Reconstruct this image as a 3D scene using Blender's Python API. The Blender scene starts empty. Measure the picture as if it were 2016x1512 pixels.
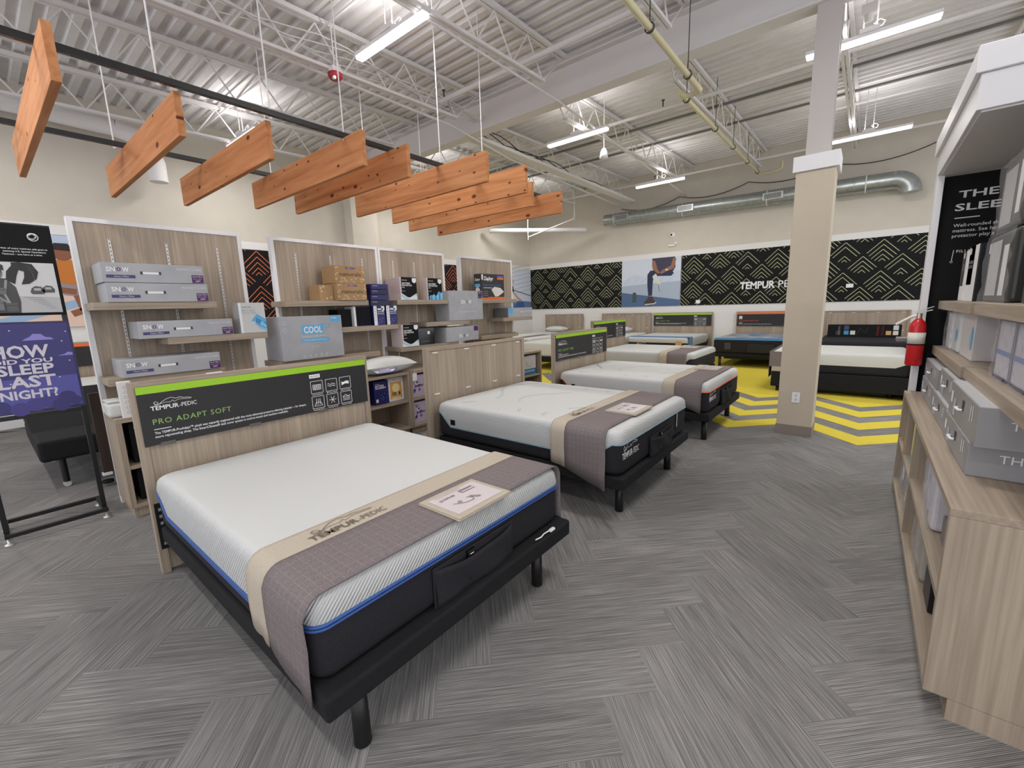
import bpy, bmesh, math, random
from mathutils import Vector, Matrix
random.seed(7)
S = bpy.context.scene
COL = S.collection
PI = math.pi

# ------------------------------------------------------------------ camera
cam_d = bpy.data.cameras.new('camera'); cam = bpy.data.objects.new('camera', cam_d); COL.objects.link(cam)
cam_d.sensor_width = 36; cam_d.sensor_fit = 'HORIZONTAL'
cam_d.lens = 36*850.43/2016; cam_d.clip_start = .05; cam_d.clip_end = 100
yaw, pit, rol = math.radians(39.1667), math.radians(10.0981), math.radians(-1.7399)
F = Vector((-math.sin(yaw)*math.cos(pit), math.cos(yaw)*math.cos(pit), -math.sin(pit)))
R0 = Vector((math.cos(yaw), math.sin(yaw), 0)); U0 = R0.cross(F)
Rv = math.cos(rol)*R0+math.sin(rol)*U0; Uv = -math.sin(rol)*R0+math.cos(rol)*U0
m = Matrix((Rv, Uv, -F)).transposed().to_4x4(); m.translation = (0, 0, 1.6)
cam.matrix_world = m
S.camera = cam
# ------------------------------------------------------------------ world, exposure
w = bpy.data.worlds.new('world'); S.world = w; w.use_nodes = True
w.node_tree.nodes['Background'].inputs[0].default_value = (.9, .92, 1, 1)
w.node_tree.nodes['Background'].inputs[1].default_value = 2.6
S.view_settings.view_transform = 'Standard'; S.view_settings.look = 'None'
S.view_settings.gamma = 1; S.view_settings.use_curve_mapping = False
S.view_settings.exposure = 0.0
LAMP_W = 40.0; UP_W = 8.0

# ------------------------------------------------------------------ materials
def lin(c):
    c = c/255.0
    return c/12.92 if c <= .04045 else ((c+.055)/1.055)**2.4
def rgb(c): return (lin(c[0]), lin(c[1]), lin(c[2]), 1)
MATS = {}
def mat(c, rough=.6, metal=0, emit=0, spec=.5, alpha=1, name=None):
    key = (tuple(c), rough, metal, emit, spec, alpha)
    if key in MATS: return MATS[key]
    mm = bpy.data.materials.new(name or 'mat_%d_%d_%d' % tuple(c)); mm.use_nodes = True
    b = mm.node_tree.nodes['Principled BSDF']
    b.inputs['Base Color'].default_value = rgb(c); b.inputs['Roughness'].default_value = rough
    b.inputs['Metallic'].default_value = metal
    b.inputs['Specular IOR Level'].default_value = spec
    if alpha < 1: b.inputs['Alpha'].default_value = alpha
    if emit:
        b.inputs['Emission Color'].default_value = rgb(c); b.inputs['Emission Strength'].default_value = emit
    MATS[key] = mm
    return mm
def nodes(name):
    mm = bpy.data.materials.new(name); mm.use_nodes = True
    nt = mm.node_tree; b = nt.nodes['Principled BSDF']
    def N(t, **k):
        n = nt.nodes.new(t)
        for a, v in k.items(): setattr(n, a, v)
        return n
    return mm, nt, b, N, nt.links.new
def ramp(N, pts):
    r = N('ShaderNodeValToRGB'); e = r.color_ramp.elements
    e[0].position, e[0].color = pts[0][0], pts[0][1]; e[1].position, e[1].color = pts[-1][0], pts[-1][1]
    for p, c in pts[1:-1]:
        x = e.new(p); x.color = c
    return r
def wood(name, axis, c1=(138,124,108), c2=(178,162,142), c3=(159,144,126), fine=60):
    mm, nt, b, N, L = nodes(name)
    tc = N('ShaderNodeTexCoord'); mp = N('ShaderNodeMapping'); L(tc.outputs['Object'], mp.inputs[0])
    sc = [fine, fine, fine]; sc[axis] = 1.6
    mp.inputs['Scale'].default_value = sc
    n = N('ShaderNodeTexNoise'); n.inputs['Scale'].default_value = 1; n.inputs['Detail'].default_value = 4; L(mp.outputs[0], n.inputs[0])
    sc2 = [9, 9, 9]; sc2[axis] = .5
    mp2 = N('ShaderNodeMapping'); L(tc.outputs['Object'], mp2.inputs[0]); mp2.inputs['Scale'].default_value = sc2
    n2 = N('ShaderNodeTexNoise'); n2.inputs['Scale'].default_value = 1; n2.inputs['Detail'].default_value = 2; L(mp2.outputs[0], n2.inputs[0])
    mx = N('ShaderNodeMath', operation='MULTIPLY_ADD'); L(n.outputs[0], mx.inputs[0]); mx.inputs[1].default_value = .65
    m2 = N('ShaderNodeMath', operation='MULTIPLY'); L(n2.outputs[0], m2.inputs[0]); m2.inputs[1].default_value = .35; L(m2.outputs[0], mx.inputs[2])
    r = ramp(N, [(.3, rgb(c1)), (.5, rgb(c3)), (.7, rgb(c2))]); L(mx.outputs[0], r.inputs[0])
    L(r.outputs[0], b.inputs['Base Color']); b.inputs['Roughness'].default_value = .5
    return mm
WZ = wood('laminate_vertical_grain', 2); WY = wood('laminate_y_grain', 1); WX = wood('laminate_x_grain', 0)
DK = wood('dark_walnut_board', 2, (40,28,22), (66,48,38), (52,38,30))
def pine(dens=.66):
    mm, nt, b, N, L = nodes('stained_pine')
    tc = N('ShaderNodeTexCoord'); oi = N('ShaderNodeObjectInfo')
    ofs = N('ShaderNodeVectorMath', operation='SCALE'); ofs.inputs[0].default_value = (37, 91, 53); L(oi.outputs['Random'], ofs.inputs['Scale'])
    ad = N('ShaderNodeVectorMath', operation='ADD'); L(tc.outputs['Object'], ad.inputs[0]); L(ofs.outputs[0], ad.inputs[1])
    mp = N('ShaderNodeMapping'); mp.inputs['Scale'].default_value = (1.3, 20, 20); L(ad.outputs[0], mp.inputs[0])
    n = N('ShaderNodeTexNoise'); n.inputs['Scale'].default_value = 1; n.inputs['Detail'].default_value = 4; n.inputs['Distortion'].default_value = .25; L(mp.outputs[0], n.inputs[0])
    r = ramp(N, [(.25, rgb((170,108,66))), (.5, rgb((194,132,86))), (.75, rgb((208,150,104)))]); L(n.outputs[0], r.inputs[0])
    sx_ = N('ShaderNodeSeparateXYZ'); L(ad.outputs[0], sx_.inputs[0]); cx_ = N('ShaderNodeCombineXYZ'); L(sx_.outputs[0], cx_.inputs[0]); L(sx_.outputs[2], cx_.inputs[1])
    mp2 = N('ShaderNodeMapping'); mp2.inputs['Scale'].default_value = (3.6, 6.5, 1); L(cx_.outputs[0], mp2.inputs[0])
    v = N('ShaderNodeTexVoronoi', voronoi_dimensions='2D'); v.inputs['Scale'].default_value = 1; L(mp2.outputs[0], v.inputs['Vector'])
    r2 = ramp(N, [(.0, (1, 1, 1, 1)), (.075, (.9, .9, .9, 1)), (.12, (0, 0, 0, 1))]); sepc = N('ShaderNodeSeparateColor'); L(v.outputs['Color'], sepc.inputs[0])
    sz_ = N('ShaderNodeMapRange'); L(sepc.outputs[1], sz_.inputs[0]); sz_.inputs[3].default_value = .6; sz_.inputs[4].default_value = 2.4
    dm_ = N('ShaderNodeMath', operation='MULTIPLY'); L(v.outputs['Distance'], dm_.inputs[0]); L(sz_.outputs[0], dm_.inputs[1]); L(dm_.outputs[0], r2.inputs[0])
    gt = N('ShaderNodeMath', operation='GREATER_THAN'); gt.inputs[1].default_value = dens; L(sepc.outputs[0], gt.inputs[0])
    mu = N('ShaderNodeMath', operation='MULTIPLY'); L(r2.outputs[0], mu.inputs[0]); L(gt.outputs[0], mu.inputs[1])
    mx = N('ShaderNodeMix', data_type='RGBA'); L(mu.outputs[0], mx.inputs[0]); L(r.outputs[0], mx.inputs[6]); mx.inputs[7].default_value = rgb((84,42,24))
    L(mx.outputs[2], b.inputs['Base Color']); b.inputs['Roughness'].default_value = .75; b.inputs['Specular IOR Level'].default_value = .25
    return mm
PINE = pine(); PINEK = pine(.12)
def noisy(name, c1, c2, scale=120, rough=.9, bump=0.0, sc=(1,1,1), det=3):
    mm, nt, b, N, L = nodes(name)
    tc = N('ShaderNodeTexCoord'); mp = N('ShaderNodeMapping'); mp.inputs['Scale'].default_value = sc; L(tc.outputs['Object'], mp.inputs[0])
    n = N('ShaderNodeTexNoise'); n.inputs['Scale'].default_value = scale; n.inputs['Detail'].default_value = det; L(mp.outputs[0], n.inputs[0])
    r = ramp(N, [(.3, rgb(c1)), (.7, rgb(c2))]); L(n.outputs[0], r.inputs[0]); L(r.outputs[0], b.inputs['Base Color'])
    b.inputs['Roughness'].default_value = rough; b.inputs['Specular IOR Level'].default_value = .25
    if bump:
        bp = N('ShaderNodeBump'); bp.inputs['Distance'].default_value = bump; L(n.outputs[0], bp.inputs['Height']); L(bp.outputs[0], b.inputs['Normal'])
    return mm
def carpet(name, dark, mid, light):
    mm, nt, b, N, L = nodes(name)
    uv = N('ShaderNodeUVMap', uv_map='UVMap'); rn = N('ShaderNodeAttribute', attribute_name='shade')
    mp = N('ShaderNodeMapping'); mp.inputs['Scale'].default_value = (2.6, 150, 1); L(uv.outputs[0], mp.inputs[0])
    n = N('ShaderNodeTexNoise'); n.inputs['Scale'].default_value = 1; n.inputs['Detail'].default_value = 3; n.inputs['Roughness'].default_value = .7; L(mp.outputs[0], n.inputs[0])
    mp2 = N('ShaderNodeMapping'); mp2.inputs['Scale'].default_value = (.0, 165, 1); L(uv.outputs[0], mp2.inputs[0])
    wv = N('ShaderNodeTexWave', bands_direction='Y'); wv.inputs['Scale'].default_value = .318; L(mp2.outputs[0], wv.inputs[0])
    # fine ribs 5 mm apart
    a = N('ShaderNodeMath', operation='MULTIPLY'); L(n.outputs[0], a.inputs[0]); a.inputs[1].default_value = .78
    c = N('ShaderNodeMath', operation='MULTIPLY_ADD'); L(wv.outputs['Fac'], c.inputs[0]); c.inputs[1].default_value = .2; L(a.outputs[0], c.inputs[2])
    d = N('ShaderNodeMath', operation='ADD'); L(c.outputs[0], d.inputs[0]); L(rn.outputs['Fac'], d.inputs[1])
    r = ramp(N, [(.34, rgb(dark)), (.5, rgb(mid)), (.68, rgb(light))]); L(d.outputs[0], r.inputs[0])
    L(r.outputs[0], b.inputs['Base Color']); b.inputs['Roughness'].default_value = .95; b.inputs['Specular IOR Level'].default_value = .15
    bp = N('ShaderNodeBump'); bp.inputs['Distance'].default_value = .0015; L(c.outputs[0], bp.inputs['Height']); L(bp.outputs[0], b.inputs['Normal'])
    return mm
CARPET = carpet('grey_striped_carpet', (92,91,89), (124,122,120), (162,160,157))
YELLOW = noisy('yellow_carpet', (196,178,52), (224,206,78), 150, .95)
WALL = noisy('beige_wall_paint', (203,196,183), (208,201,188), 3, .8)
WALLW = mat((226,225,222), .7, name='white_wall_paint')
DECK = noisy('painted_steel_deck', (220,217,216), (228,226,226), 4, .9)
STEEL = mat((222,219,218), .7, name='painted_steel')
WHITE = mat((228,227,228), .45, name='white_laminate')
DUCT = noisy('galvanised_duct', (158,164,164), (180,186,185), 14, .33)
DUCT.node_tree.nodes['Principled BSDF'].inputs['Metallic'].default_value = .75
def quilt(kx=1, ky=1, kz=-.9, per=.019, dark=.35, bd=.0019):
    mm, nt, b, N, L = nodes('white_quilted_cover')
    tc = N('ShaderNodeTexCoord'); sp = N('ShaderNodeSeparateXYZ'); L(tc.outputs['Object'], sp.inputs[0])
    xs_ = N('ShaderNodeMath', operation='MULTIPLY'); L(sp.outputs[0], xs_.inputs[0]); xs_.inputs[1].default_value = kx
    a = N('ShaderNodeMath', operation='MULTIPLY_ADD'); L(sp.outputs[1], a.inputs[0]); a.inputs[1].default_value = ky; L(xs_.outputs[0], a.inputs[2])
    zz = N('ShaderNodeMath', operation='MULTIPLY_ADD'); L(sp.outputs[2], zz.inputs[0]); zz.inputs[1].default_value = kz; L(a.outputs[0], zz.inputs[2])
    s = N('ShaderNodeMath', operation='MULTIPLY'); L(zz.outputs[0], s.inputs[0]); s.inputs[1].default_value = 2*PI/per
    si = N('ShaderNodeMath', operation='SINE'); L(s.outputs[0], si.inputs[0])
    g = N('ShaderNodeNewGeometry'); sg = N('ShaderNodeSeparateXYZ'); L(g.outputs['Normal'], sg.inputs[0])
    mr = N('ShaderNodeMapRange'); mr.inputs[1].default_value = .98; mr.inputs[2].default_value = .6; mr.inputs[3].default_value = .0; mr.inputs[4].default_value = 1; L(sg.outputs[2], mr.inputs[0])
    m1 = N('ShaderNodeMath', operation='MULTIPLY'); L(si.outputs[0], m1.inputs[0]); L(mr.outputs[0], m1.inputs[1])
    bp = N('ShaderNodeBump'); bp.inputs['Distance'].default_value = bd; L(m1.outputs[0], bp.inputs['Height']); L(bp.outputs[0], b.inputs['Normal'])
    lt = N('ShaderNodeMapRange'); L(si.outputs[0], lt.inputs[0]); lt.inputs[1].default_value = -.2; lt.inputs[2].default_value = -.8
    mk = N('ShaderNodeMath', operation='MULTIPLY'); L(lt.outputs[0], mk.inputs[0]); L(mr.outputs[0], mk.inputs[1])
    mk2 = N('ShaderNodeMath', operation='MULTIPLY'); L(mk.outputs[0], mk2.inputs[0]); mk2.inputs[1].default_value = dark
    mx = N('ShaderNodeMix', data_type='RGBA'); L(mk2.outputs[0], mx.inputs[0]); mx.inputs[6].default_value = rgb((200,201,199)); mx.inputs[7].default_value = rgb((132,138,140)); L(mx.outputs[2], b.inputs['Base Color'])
    b.inputs['Roughness'].default_value = .9; b.inputs['Specular IOR Level'].default_value = .2
    return mm
QUILT = quilt(); QUILT2 = quilt(.10, .10, 1, .0125, .5, .0007)
BLACKF = noisy('black_knit_fabric', (34,33,37), (46,45,49), 220, .9)
BASEF = noisy('black_base_fabric', (24,24,26), (32,32,34), 220, .85)
BLACK = mat((16,16,17), .45, name='black_metal')
BLK = mat((15,15,16), .7, spec=.25, name='black_print')
BEIGEF = noisy('beige_felt', (176,165,149), (188,177,160), 160, .95)
def plaid():
    mm, nt, b, N, L = nodes('mauve_grey_linen')
    tc = N('ShaderNodeTexCoord'); sp = N('ShaderNodeSeparateXYZ'); L(tc.outputs['Object'], sp.inputs[0])
    def lines(o, per):
        s = N('ShaderNodeMath', operation='MULTIPLY'); L(o, s.inputs[0]); s.inputs[1].default_value = 1/per
        f = N('ShaderNodeMath', operation='FRACT'); L(s.outputs[0], f.inputs[0])
        l = N('ShaderNodeMath', operation='LESS_THAN'); L(f.outputs[0], l.inputs[0]); l.inputs[1].default_value = .05; return l
    a = N('ShaderNodeMath', operation='ADD'); L(sp.outputs[1], a.inputs[0]); L(sp.outputs[2], a.inputs[1])
    l1, l2 = lines(sp.outputs[0], .037), lines(a.outputs[0], .041)
    mxm = N('ShaderNodeMath', operation='MAXIMUM'); L(l1.outputs[0], mxm.inputs[0]); L(l2.outputs[0], mxm.inputs[1])
    n = N('ShaderNodeTexNoise'); n.inputs['Scale'].default_value = 230; L(tc.outputs['Object'], n.inputs[0])
    r = ramp(N, [(.3, rgb((108,99,100))), (.7, rgb((132,123,122)))]); L(n.outputs[0], r.inputs[0])
    m3 = N('ShaderNodeMath', operation='MULTIPLY'); L(mxm.outputs[0], m3.inputs[0]); m3.inputs[1].default_value = .28
    mx = N('ShaderNodeMix', data_type='RGBA'); L(m3.outputs[0], mx.inputs[0]); L(r.outputs[0], mx.inputs[6]); mx.inputs[7].default_value = rgb((176,164,162))
    L(mx.outputs[2], b.inputs['Base Color']); b.inputs['Roughness'].default_value = .95; b.inputs['Specular IOR Level'].default_value = .15
    return mm
PLAID = plaid()
PLASTIC = mat((214,214,222), .2, alpha=.2, name='clear_plastic')
SILVER = noisy('silver_box_print', (166,167,170), (176,177,180), 6, .4, det=1)
KRAFT = noisy('kraft_cardboard', (168,136,98), (180,148,108), 60, .8)

# ------------------------------------------------------------------ geometry helpers
class MB:
    def __init__(s): s.v = []; s.f = []; s.mi = []; s.mats = []; s.sm = []
    def m(s, mt):
        if mt not in s.mats: s.mats.append(mt)
        return s.mats.index(mt)
    def add(s, vs, fs, mt, smooth=False):
        o = len(s.v); s.v += [tuple(x) for x in vs]; k = s.m(mt)
        for f in fs: s.f.append([o+i for i in f]); s.mi.append(k); s.sm.append(smooth)
        return s
    def box(s, x0, x1, y0, y1, z0, z1, mt):
        vs = [(x, y, z) for x in (x0, x1) for y in (y0, y1) for z in (z0, z1)]
        return s.add(vs, [(0,1,3,2),(4,6,7,5),(0,4,5,1),(2,3,7,6),(0,2,6,4),(1,5,7,3)], mt)
    def bar(s, p, q, a, b, mt, up=(0,0,1)):
        p, q = Vector(p), Vector(q); d = (q-p).normalized(); u = Vector(up)
        if abs(d.dot(u)) > .98: u = Vector((1,0,0))
        r = d.cross(u).normalized(); u = r.cross(d)
        vs = [c+r*(i*a/2)+u*(j*b/2) for c in (p, q) for i, j in ((-1,-1),(1,-1),(1,1),(-1,1))]
        return s.add(vs, [(0,1,2,3),(4,7,6,5),(0,4,5,1),(1,5,6,2),(2,6,7,3),(3,7,4,0)], mt)
    def cyl(s, p, q, r0, mt, n=16, r1=None, caps=True):
        p, q = Vector(p), Vector(q); r1 = r0 if r1 is None else r1
        d = (q-p).normalized(); u = Vector((0,0,1)) if abs(d.z) < .95 else Vector((1,0,0))
        a = d.cross(u).normalized(); b = a.cross(d)
        vs = []
        for c, r in ((p, r0), (q, r1)):
            for i in range(n):
                t = 2*PI*i/n; vs.append(c+a*(r*math.cos(t))+b*(r*math.sin(t)))
        fs = [(i, (i+1) % n, n+(i+1) % n, n+i) for i in range(n)]
        s.add(vs, fs, mt, True)
        if caps: s.add(vs[:n], [tuple(range(n))[::-1]], mt); s.add(vs[n:], [tuple(range(n))], mt)
        return s
    def tube(s, pts, r, mt, n=8):
        pts = [Vector(p) for p in pts]; vs = []; prev = None
        for i, p in enumerate(pts):
            d = (pts[min(i+1, len(pts)-1)]-pts[max(i-1, 0)]).normalized()
            if prev is None:
                u = Vector((0,0,1)) if abs(d.z) < .9 else Vector((1,0,0)); a = d.cross(u).normalized()
            else: a = (prev-d*prev.dot(d)).normalized()
            prev = a; b = a.cross(d); rr = r[i] if isinstance(r, (list, tuple)) else r
            for k in range(n):
                t = 2*PI*k/n; vs.append(p+a*(rr*math.cos(t))+b*(rr*math.sin(t)))
        fs = []
        for i in range(len(pts)-1):
            for k in range(n):
                fs.append((i*n+k, i*n+(k+1) % n, (i+1)*n+(k+1) % n, (i+1)*n+k))
        s.add(vs, fs, mt, True)
        s.add(vs[:n], [tuple(range(n))], mt); s.add(vs[-n:], [tuple(range(n))[::-1]], mt)
        return s
    def lathe(s, prof, mt, c=(0,0,0), n=20, axis=2):
        vs = []; c = Vector(c)
        for r, z in prof:
            for k in range(n):
                t = 2*PI*k/n; v = [r*math.cos(t), r*math.sin(t), z]
                if axis == 0: v = [v[2], v[0], v[1]]
                if axis == 1: v = [v[1], v[2], v[0]]
                vs.append(c+Vector(v))
        fs = [(i*n+k, i*n+(k+1) % n, (i+1)*n+(k+1) % n, (i+1)*n+k) for i in range(len(prof)-1) for k in range(n)]
        return s.add(vs, fs, mt, True)
    def build(s, name, parent=None, bevel=0, loc=(0,0,0), seg=2):
        me = bpy.data.meshes.new(name); me.from_pydata([tuple(v) for v in s.v], [], s.f)
        for mm in s.mats: me.materials.append(mm)
        me.polygons.foreach_set('material_index', s.mi); me.polygons.foreach_set('use_smooth', s.sm)
        me.update()
        bm = bmesh.new(); bm.from_mesh(me); bmesh.ops.recalc_face_normals(bm, faces=bm.faces); bm.to_mesh(me); bm.free()
        o = bpy.data.objects.new(name, me); COL.objects.link(o); o.location = loc
        if parent: o.parent = parent
        if bevel:
            b = o.modifiers.new('bevel', 'BEVEL'); b.width = bevel; b.segments = seg; b.limit_method = 'ANGLE'; b.angle_limit = math.radians(40)
        return o
def thing(name, label, cat, loc=(0,0,0), rz=0, group=None):
    o = bpy.data.objects.new(name, None); COL.objects.link(o); o.empty_display_size = .1
    o.location = loc; o.rotation_euler = (0, 0, rz); o['label'] = label; o['category'] = cat
    if group: o['group'] = group
    return o
def tag(o, label, cat, group=None, kind=None):
    o['label'] = label; o['category'] = cat
    if group: o['group'] = group
    if kind: o['kind'] = kind
    return o
def struct(o): o['kind'] = 'structure'; return o
def copy_tree(o, parent=None):
    c = o.copy(); COL.objects.link(c)
    if parent: c.parent = parent
    for ch in list(o.children): copy_tree(ch, c)
    return c

# ---- flat print builder: polygons and lettering on one face of a thing
TC = {}
def text_mesh(s, bold=0.0, spacing=1.0):
    key = (s, bold, spacing)
    if key in TC: return TC[key]
    cu = bpy.data.curves.new('t', 'FONT'); cu.body = s; cu.size = 1; cu.offset = bold; cu.space_character = spacing; cu.resolution_u = 2
    ob = bpy.data.objects.new('t', cu); COL.objects.link(ob)
    bpy.context.view_layer.update()
    dg = bpy.context.evaluated_depsgraph_get()
    me = bpy.data.meshes.new_from_object(ob.evaluated_get(dg))
    vs = [(v.co.x, v.co.y) for v in me.vertices]; fs = [tuple(p.vertices) for p in me.polygons]
    bpy.data.objects.remove(ob); bpy.data.curves.remove(cu); bpy.data.meshes.remove(me)
    x0 = min(v[0] for v in vs); x1 = max(v[0] for v in vs)
    TC[key] = ([(v[0]-x0, v[1]) for v in vs], fs, x1-x0)
    return TC[key]
CAP = .72
class Art:
    def __init__(s, w=1, h=1): s.w, s.h = w, h; s.items = []
    def poly(s, pts, mt, l=1): s.items.append((pts, [tuple(range(len(pts)))], mt, l)); return s
    def rect(s, x0, y0, x1, y1, mt, l=1): return s.poly([(x0,y0),(x1,y0),(x1,y1),(x0,y1)], mt, l)
    def disc(s, x, y, r, mt, l=1, n=18, ry=None):
        ry = ry or r
        return s.poly([(x+r*math.cos(2*PI*i/n), y+ry*math.sin(2*PI*i/n)) for i in range(n)], mt, l)
    def ring(s, x, y, r, t, mt, l=1, n=24):
        a = [(x+r*math.cos(2*PI*i/n), y+r*math.sin(2*PI*i/n)) for i in range(n)]
        b = [(x+(r-t)*math.cos(2*PI*i/n), y+(r-t)*math.sin(2*PI*i/n)) for i in range(n)]
        s.items.append((a+b, [(i, (i+1) % n, n+(i+1) % n, n+i) for i in range(n)], mt, l)); return s
    def line(s, pts, t, mt, l=2):
        for (x0, y0), (x1, y1) in zip(pts[:-1], pts[1:]):
            d = math.hypot(x1-x0, y1-y0) or 1e-9; nx, ny = -(y1-y0)/d*t/2, (x1-x0)/d*t/2
            s.poly([(x0+nx, y0+ny), (x0-nx, y0-ny), (x1-nx, y1-ny), (x1+nx, y1+ny)], mt, l)
        return s
    def frame(s, x0, y0, x1, y1, t, mt, l=2):
        s.line([(x0,y0),(x1,y0)], t, mt, l); s.line([(x1,y0),(x1,y1)], t, mt, l)
        s.line([(x1,y1),(x0,y1)], t, mt, l); s.line([(x0,y1),(x0,y0)], t, mt, l); return s
    def text(s, st, x, y, h, mt, bold=0.0, width=None, align='l', l=2, spacing=1.0, skew=0.0):
        vs, fs, wd = text_mesh(st, bold, spacing)
        k = h/CAP; kx = k if width is None else width/wd
        W = wd*kx; ox = x if align == 'l' else (x-W/2 if align == 'c' else x-W)
        s.items.append(([(ox+a*kx+b*k*skew, y+b*k) for a, b in vs], fs, mt, l)); return s
    def build(s, name, parent, o, u, v, eps=.0006, base=.0006):
        o, u, v = Vector(o), Vector(u).normalized(), Vector(v).normalized(); n = u.cross(v)
        mb = MB()
        for pts, fs, mt, l in s.items:
            mb.add([o+u*a+v*b+n*(base+eps*l) for a, b in pts], fs, mt)
        me = bpy.data.meshes.new(name); me.from_pydata([tuple(q) for q in mb.v], [], mb.f)
        for mm in mb.mats: me.materials.append(mm)
        me.polygons.foreach_set('material_index', mb.mi); me.update()
        ob = bpy.data.objects.new(name, me); COL.objects.link(ob)
        if parent: ob.parent = parent
        return ob
W_ = mat((235,235,235), .5, name='white_print'); G_ = mat((151,199,40), .5, name='green_print'); GT = mat((138,176,92), .5, name='green_lettering')
OR_ = mat((236,112,48), .5, name='orange_print'); GY = mat((150,150,152), .5); DG = mat((52,53,56), .6)
PUR = mat((78,26,92), .5); NAVY = mat((34,34,92), .45); CY = mat((96,176,222), .5); INDIGO = mat((82,80,146), .5); LAV = mat((168,158,196), .5)

# the reclining-figure mark above the mattress maker's name
def figure(a, x, y, wd, hh, mt, t=.003, l=2):
    P = [(0,.1),(.06,.0),(.12,.12),(.1,.45),(.04,.6),(-.0,.42),(.04,.15),(.14,.1),(.2,.42),(.34,.85),(.46,.98),(.58,.72),(.7,.84),(.8,.6),(.9,.62),(.98,.45),(1.0,.5)]
    a.line([(x+p*wd, y+q*hh) for p, q in P], t, mt, l)
    a.line([(x+p*wd, y+q*hh) for p, q in [(.14,.1),(.28,.3),(.42,.22),(.5,.5),(.52,.2),(.66,.5),(.82,.42),(.98,.38)]], t*.8, mt, l)
def tempur(a, x, y, wd, h, mt, bold=.02, fig=True, l=2):
    a.text('TEMPUR', x, y, h, mt, bold, width=wd*.60, l=l); a.text('-PEDIC', x+wd*.615, y, h, mt, 0.0, width=wd*.385, l=l)
    if fig: figure(a, x+wd*.08, y+h*1.15, wd*.82, h*1.4, mt, h*.09, l)
def adopt(o, root):
    o.parent = root; o.matrix_parent_inverse = (Matrix.Translation(root.location) @ root.rotation_euler.to_matrix().to_4x4()).inverted(); return o
def rbox(name, parent, x0, x1, y0, y1, z0, z1, mt, bev=.01, seg=3):
    return MB().box(x0, x1, y0, y1, z0, z1, mt).build(name, parent, bevel=bev, seg=seg)

# ================================================================== room shell
XL, XR, YF, YB = -10.0, 5.0, -5.0, 13.6
def dz(y): return 5.0+.032*y            # underside of the sloping roof deck
def floor_mesh():
    Lt, wt = .92, .237; r2 = math.sqrt(.5)
    vs, fs, uvs, sh, mi = [], [], [], [], []
    ox, oy = -1.188, 1.25
    def tile(a0, b0, la, lb, along_a):
        ca, cb = a0+la/2, b0+lb/2; cx, cy = (ca-cb)*r2+ox, (ca+cb)*r2+oy
        if not (XL-.3 < cx < XR+.3 and YF-.3 < cy < YB+.3): return
        o = len(vs); g = .0
        for a, b in ((a0+g, b0+g), (a0+la-g, b0+g), (a0+la-g, b0+lb-g), (a0+g, b0+lb-g)):
            vs.append((min(max((a-b)*r2+ox, XL), XR), min(max((a+b)*r2+oy, YF), YB), 0))
        k = random.random()*40; j = random.random()*40
        base = [(0,0),(la,0),(la,lb),(0,lb)]
        uvs.extend([((p if along_a else q)+k, (q if along_a else p)+j) for p, q in base])
        fs.append((o, o+1, o+2, o+3)); sh.append(random.uniform(-.035, .035))
    for i in range(-70, 110):
        for j in range(-22, 22):
            a, b = i*wt+j*Lt, i*wt-j*Lt
            tile(a, b, Lt, wt, True); tile(a+Lt, b+wt-Lt, wt, Lt, False)
    n = len(fs); o = len(vs)
    x0, x1, y0, y1 = XL-.1, XR+.1, YF-.1, YB+.1
    vs += [(x0,y0,-.001),(x1,y0,-.001),(x1,y1,-.001),(x0,y1,-.001),(x0,y0,-.12),(x1,y0,-.12),(x1,y1,-.12),(x0,y1,-.12)]
    for f in ((0,1,2,3),(7,6,5,4),(0,4,5,1),(1,5,6,2),(2,6,7,3),(3,7,4,0)): fs.append(tuple(o+i for i in f)); uvs.extend([(0,0)]*4); sh.append(0)
    me = bpy.data.meshes.new('floor'); me.from_pydata(vs, [], fs); me.materials.append(CARPET)
    ul = me.uv_layers.new(name='UVMap')
    for i, l in enumerate(ul.data): l.uv = uvs[i]
    at = me.attributes.new('shade', 'FLOAT', 'FACE')
    at.data.foreach_set('value', sh); me.update()
    ob = bpy.data.objects.new('floor', me); COL.objects.link(ob); return struct(ob)
FLOOR = floor_mesh()
# yellow inlay: three zigzag bands, then solid yellow to the back wall
mb = MB()
def zz(x, y0):
    p = 1.31; t = ((x-.06)/p) % 1.0; return y0+min(t, 1-t)*p
xs = sorted(set([XL+.002, 1.24]+[round(.06+.655*k, 4) for k in range(-15, 2)]))
for lo, hi in ((5.86, 6.24), (6.57, 6.94), (7.28, 7.66)):
    for a, b in zip(xs[:-1], xs[1:]):
        if b > -2.0 or hi > 9: mb.add([(a,zz(a,lo),.002),(b,zz(b,lo),.002),(b,zz(b,hi),.002),(a,zz(a,hi),.002)], [(0,1,2,3)], YELLOW)
        else: mb.add([(a,zz(a,lo),.002),(b,zz(b,lo),.002),(b,zz(b,hi),.002),(a,zz(a,hi),.002)], [(0,1,2,3)], YELLOW)
for a, b in zip(xs[:-1], xs[1:]):
    mb.add([(a,zz(a,7.97),.002),(b,zz(b,7.97),.002),(b,YB-.002,.002),(a,YB-.002,.002)], [(0,1,2,3)], YELLOW)
o = mb.build('yellow_carpet_inlay', FLOOR)
struct(MB().box(XL-.15, XL, YF-.15, YB+.15, -.1, 5.7, WALL).build('wall_left'))
struct(MB().box(XL, XR, YB, YB+.15, -.1, 5.7, WALL).build('wall_back'))
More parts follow.
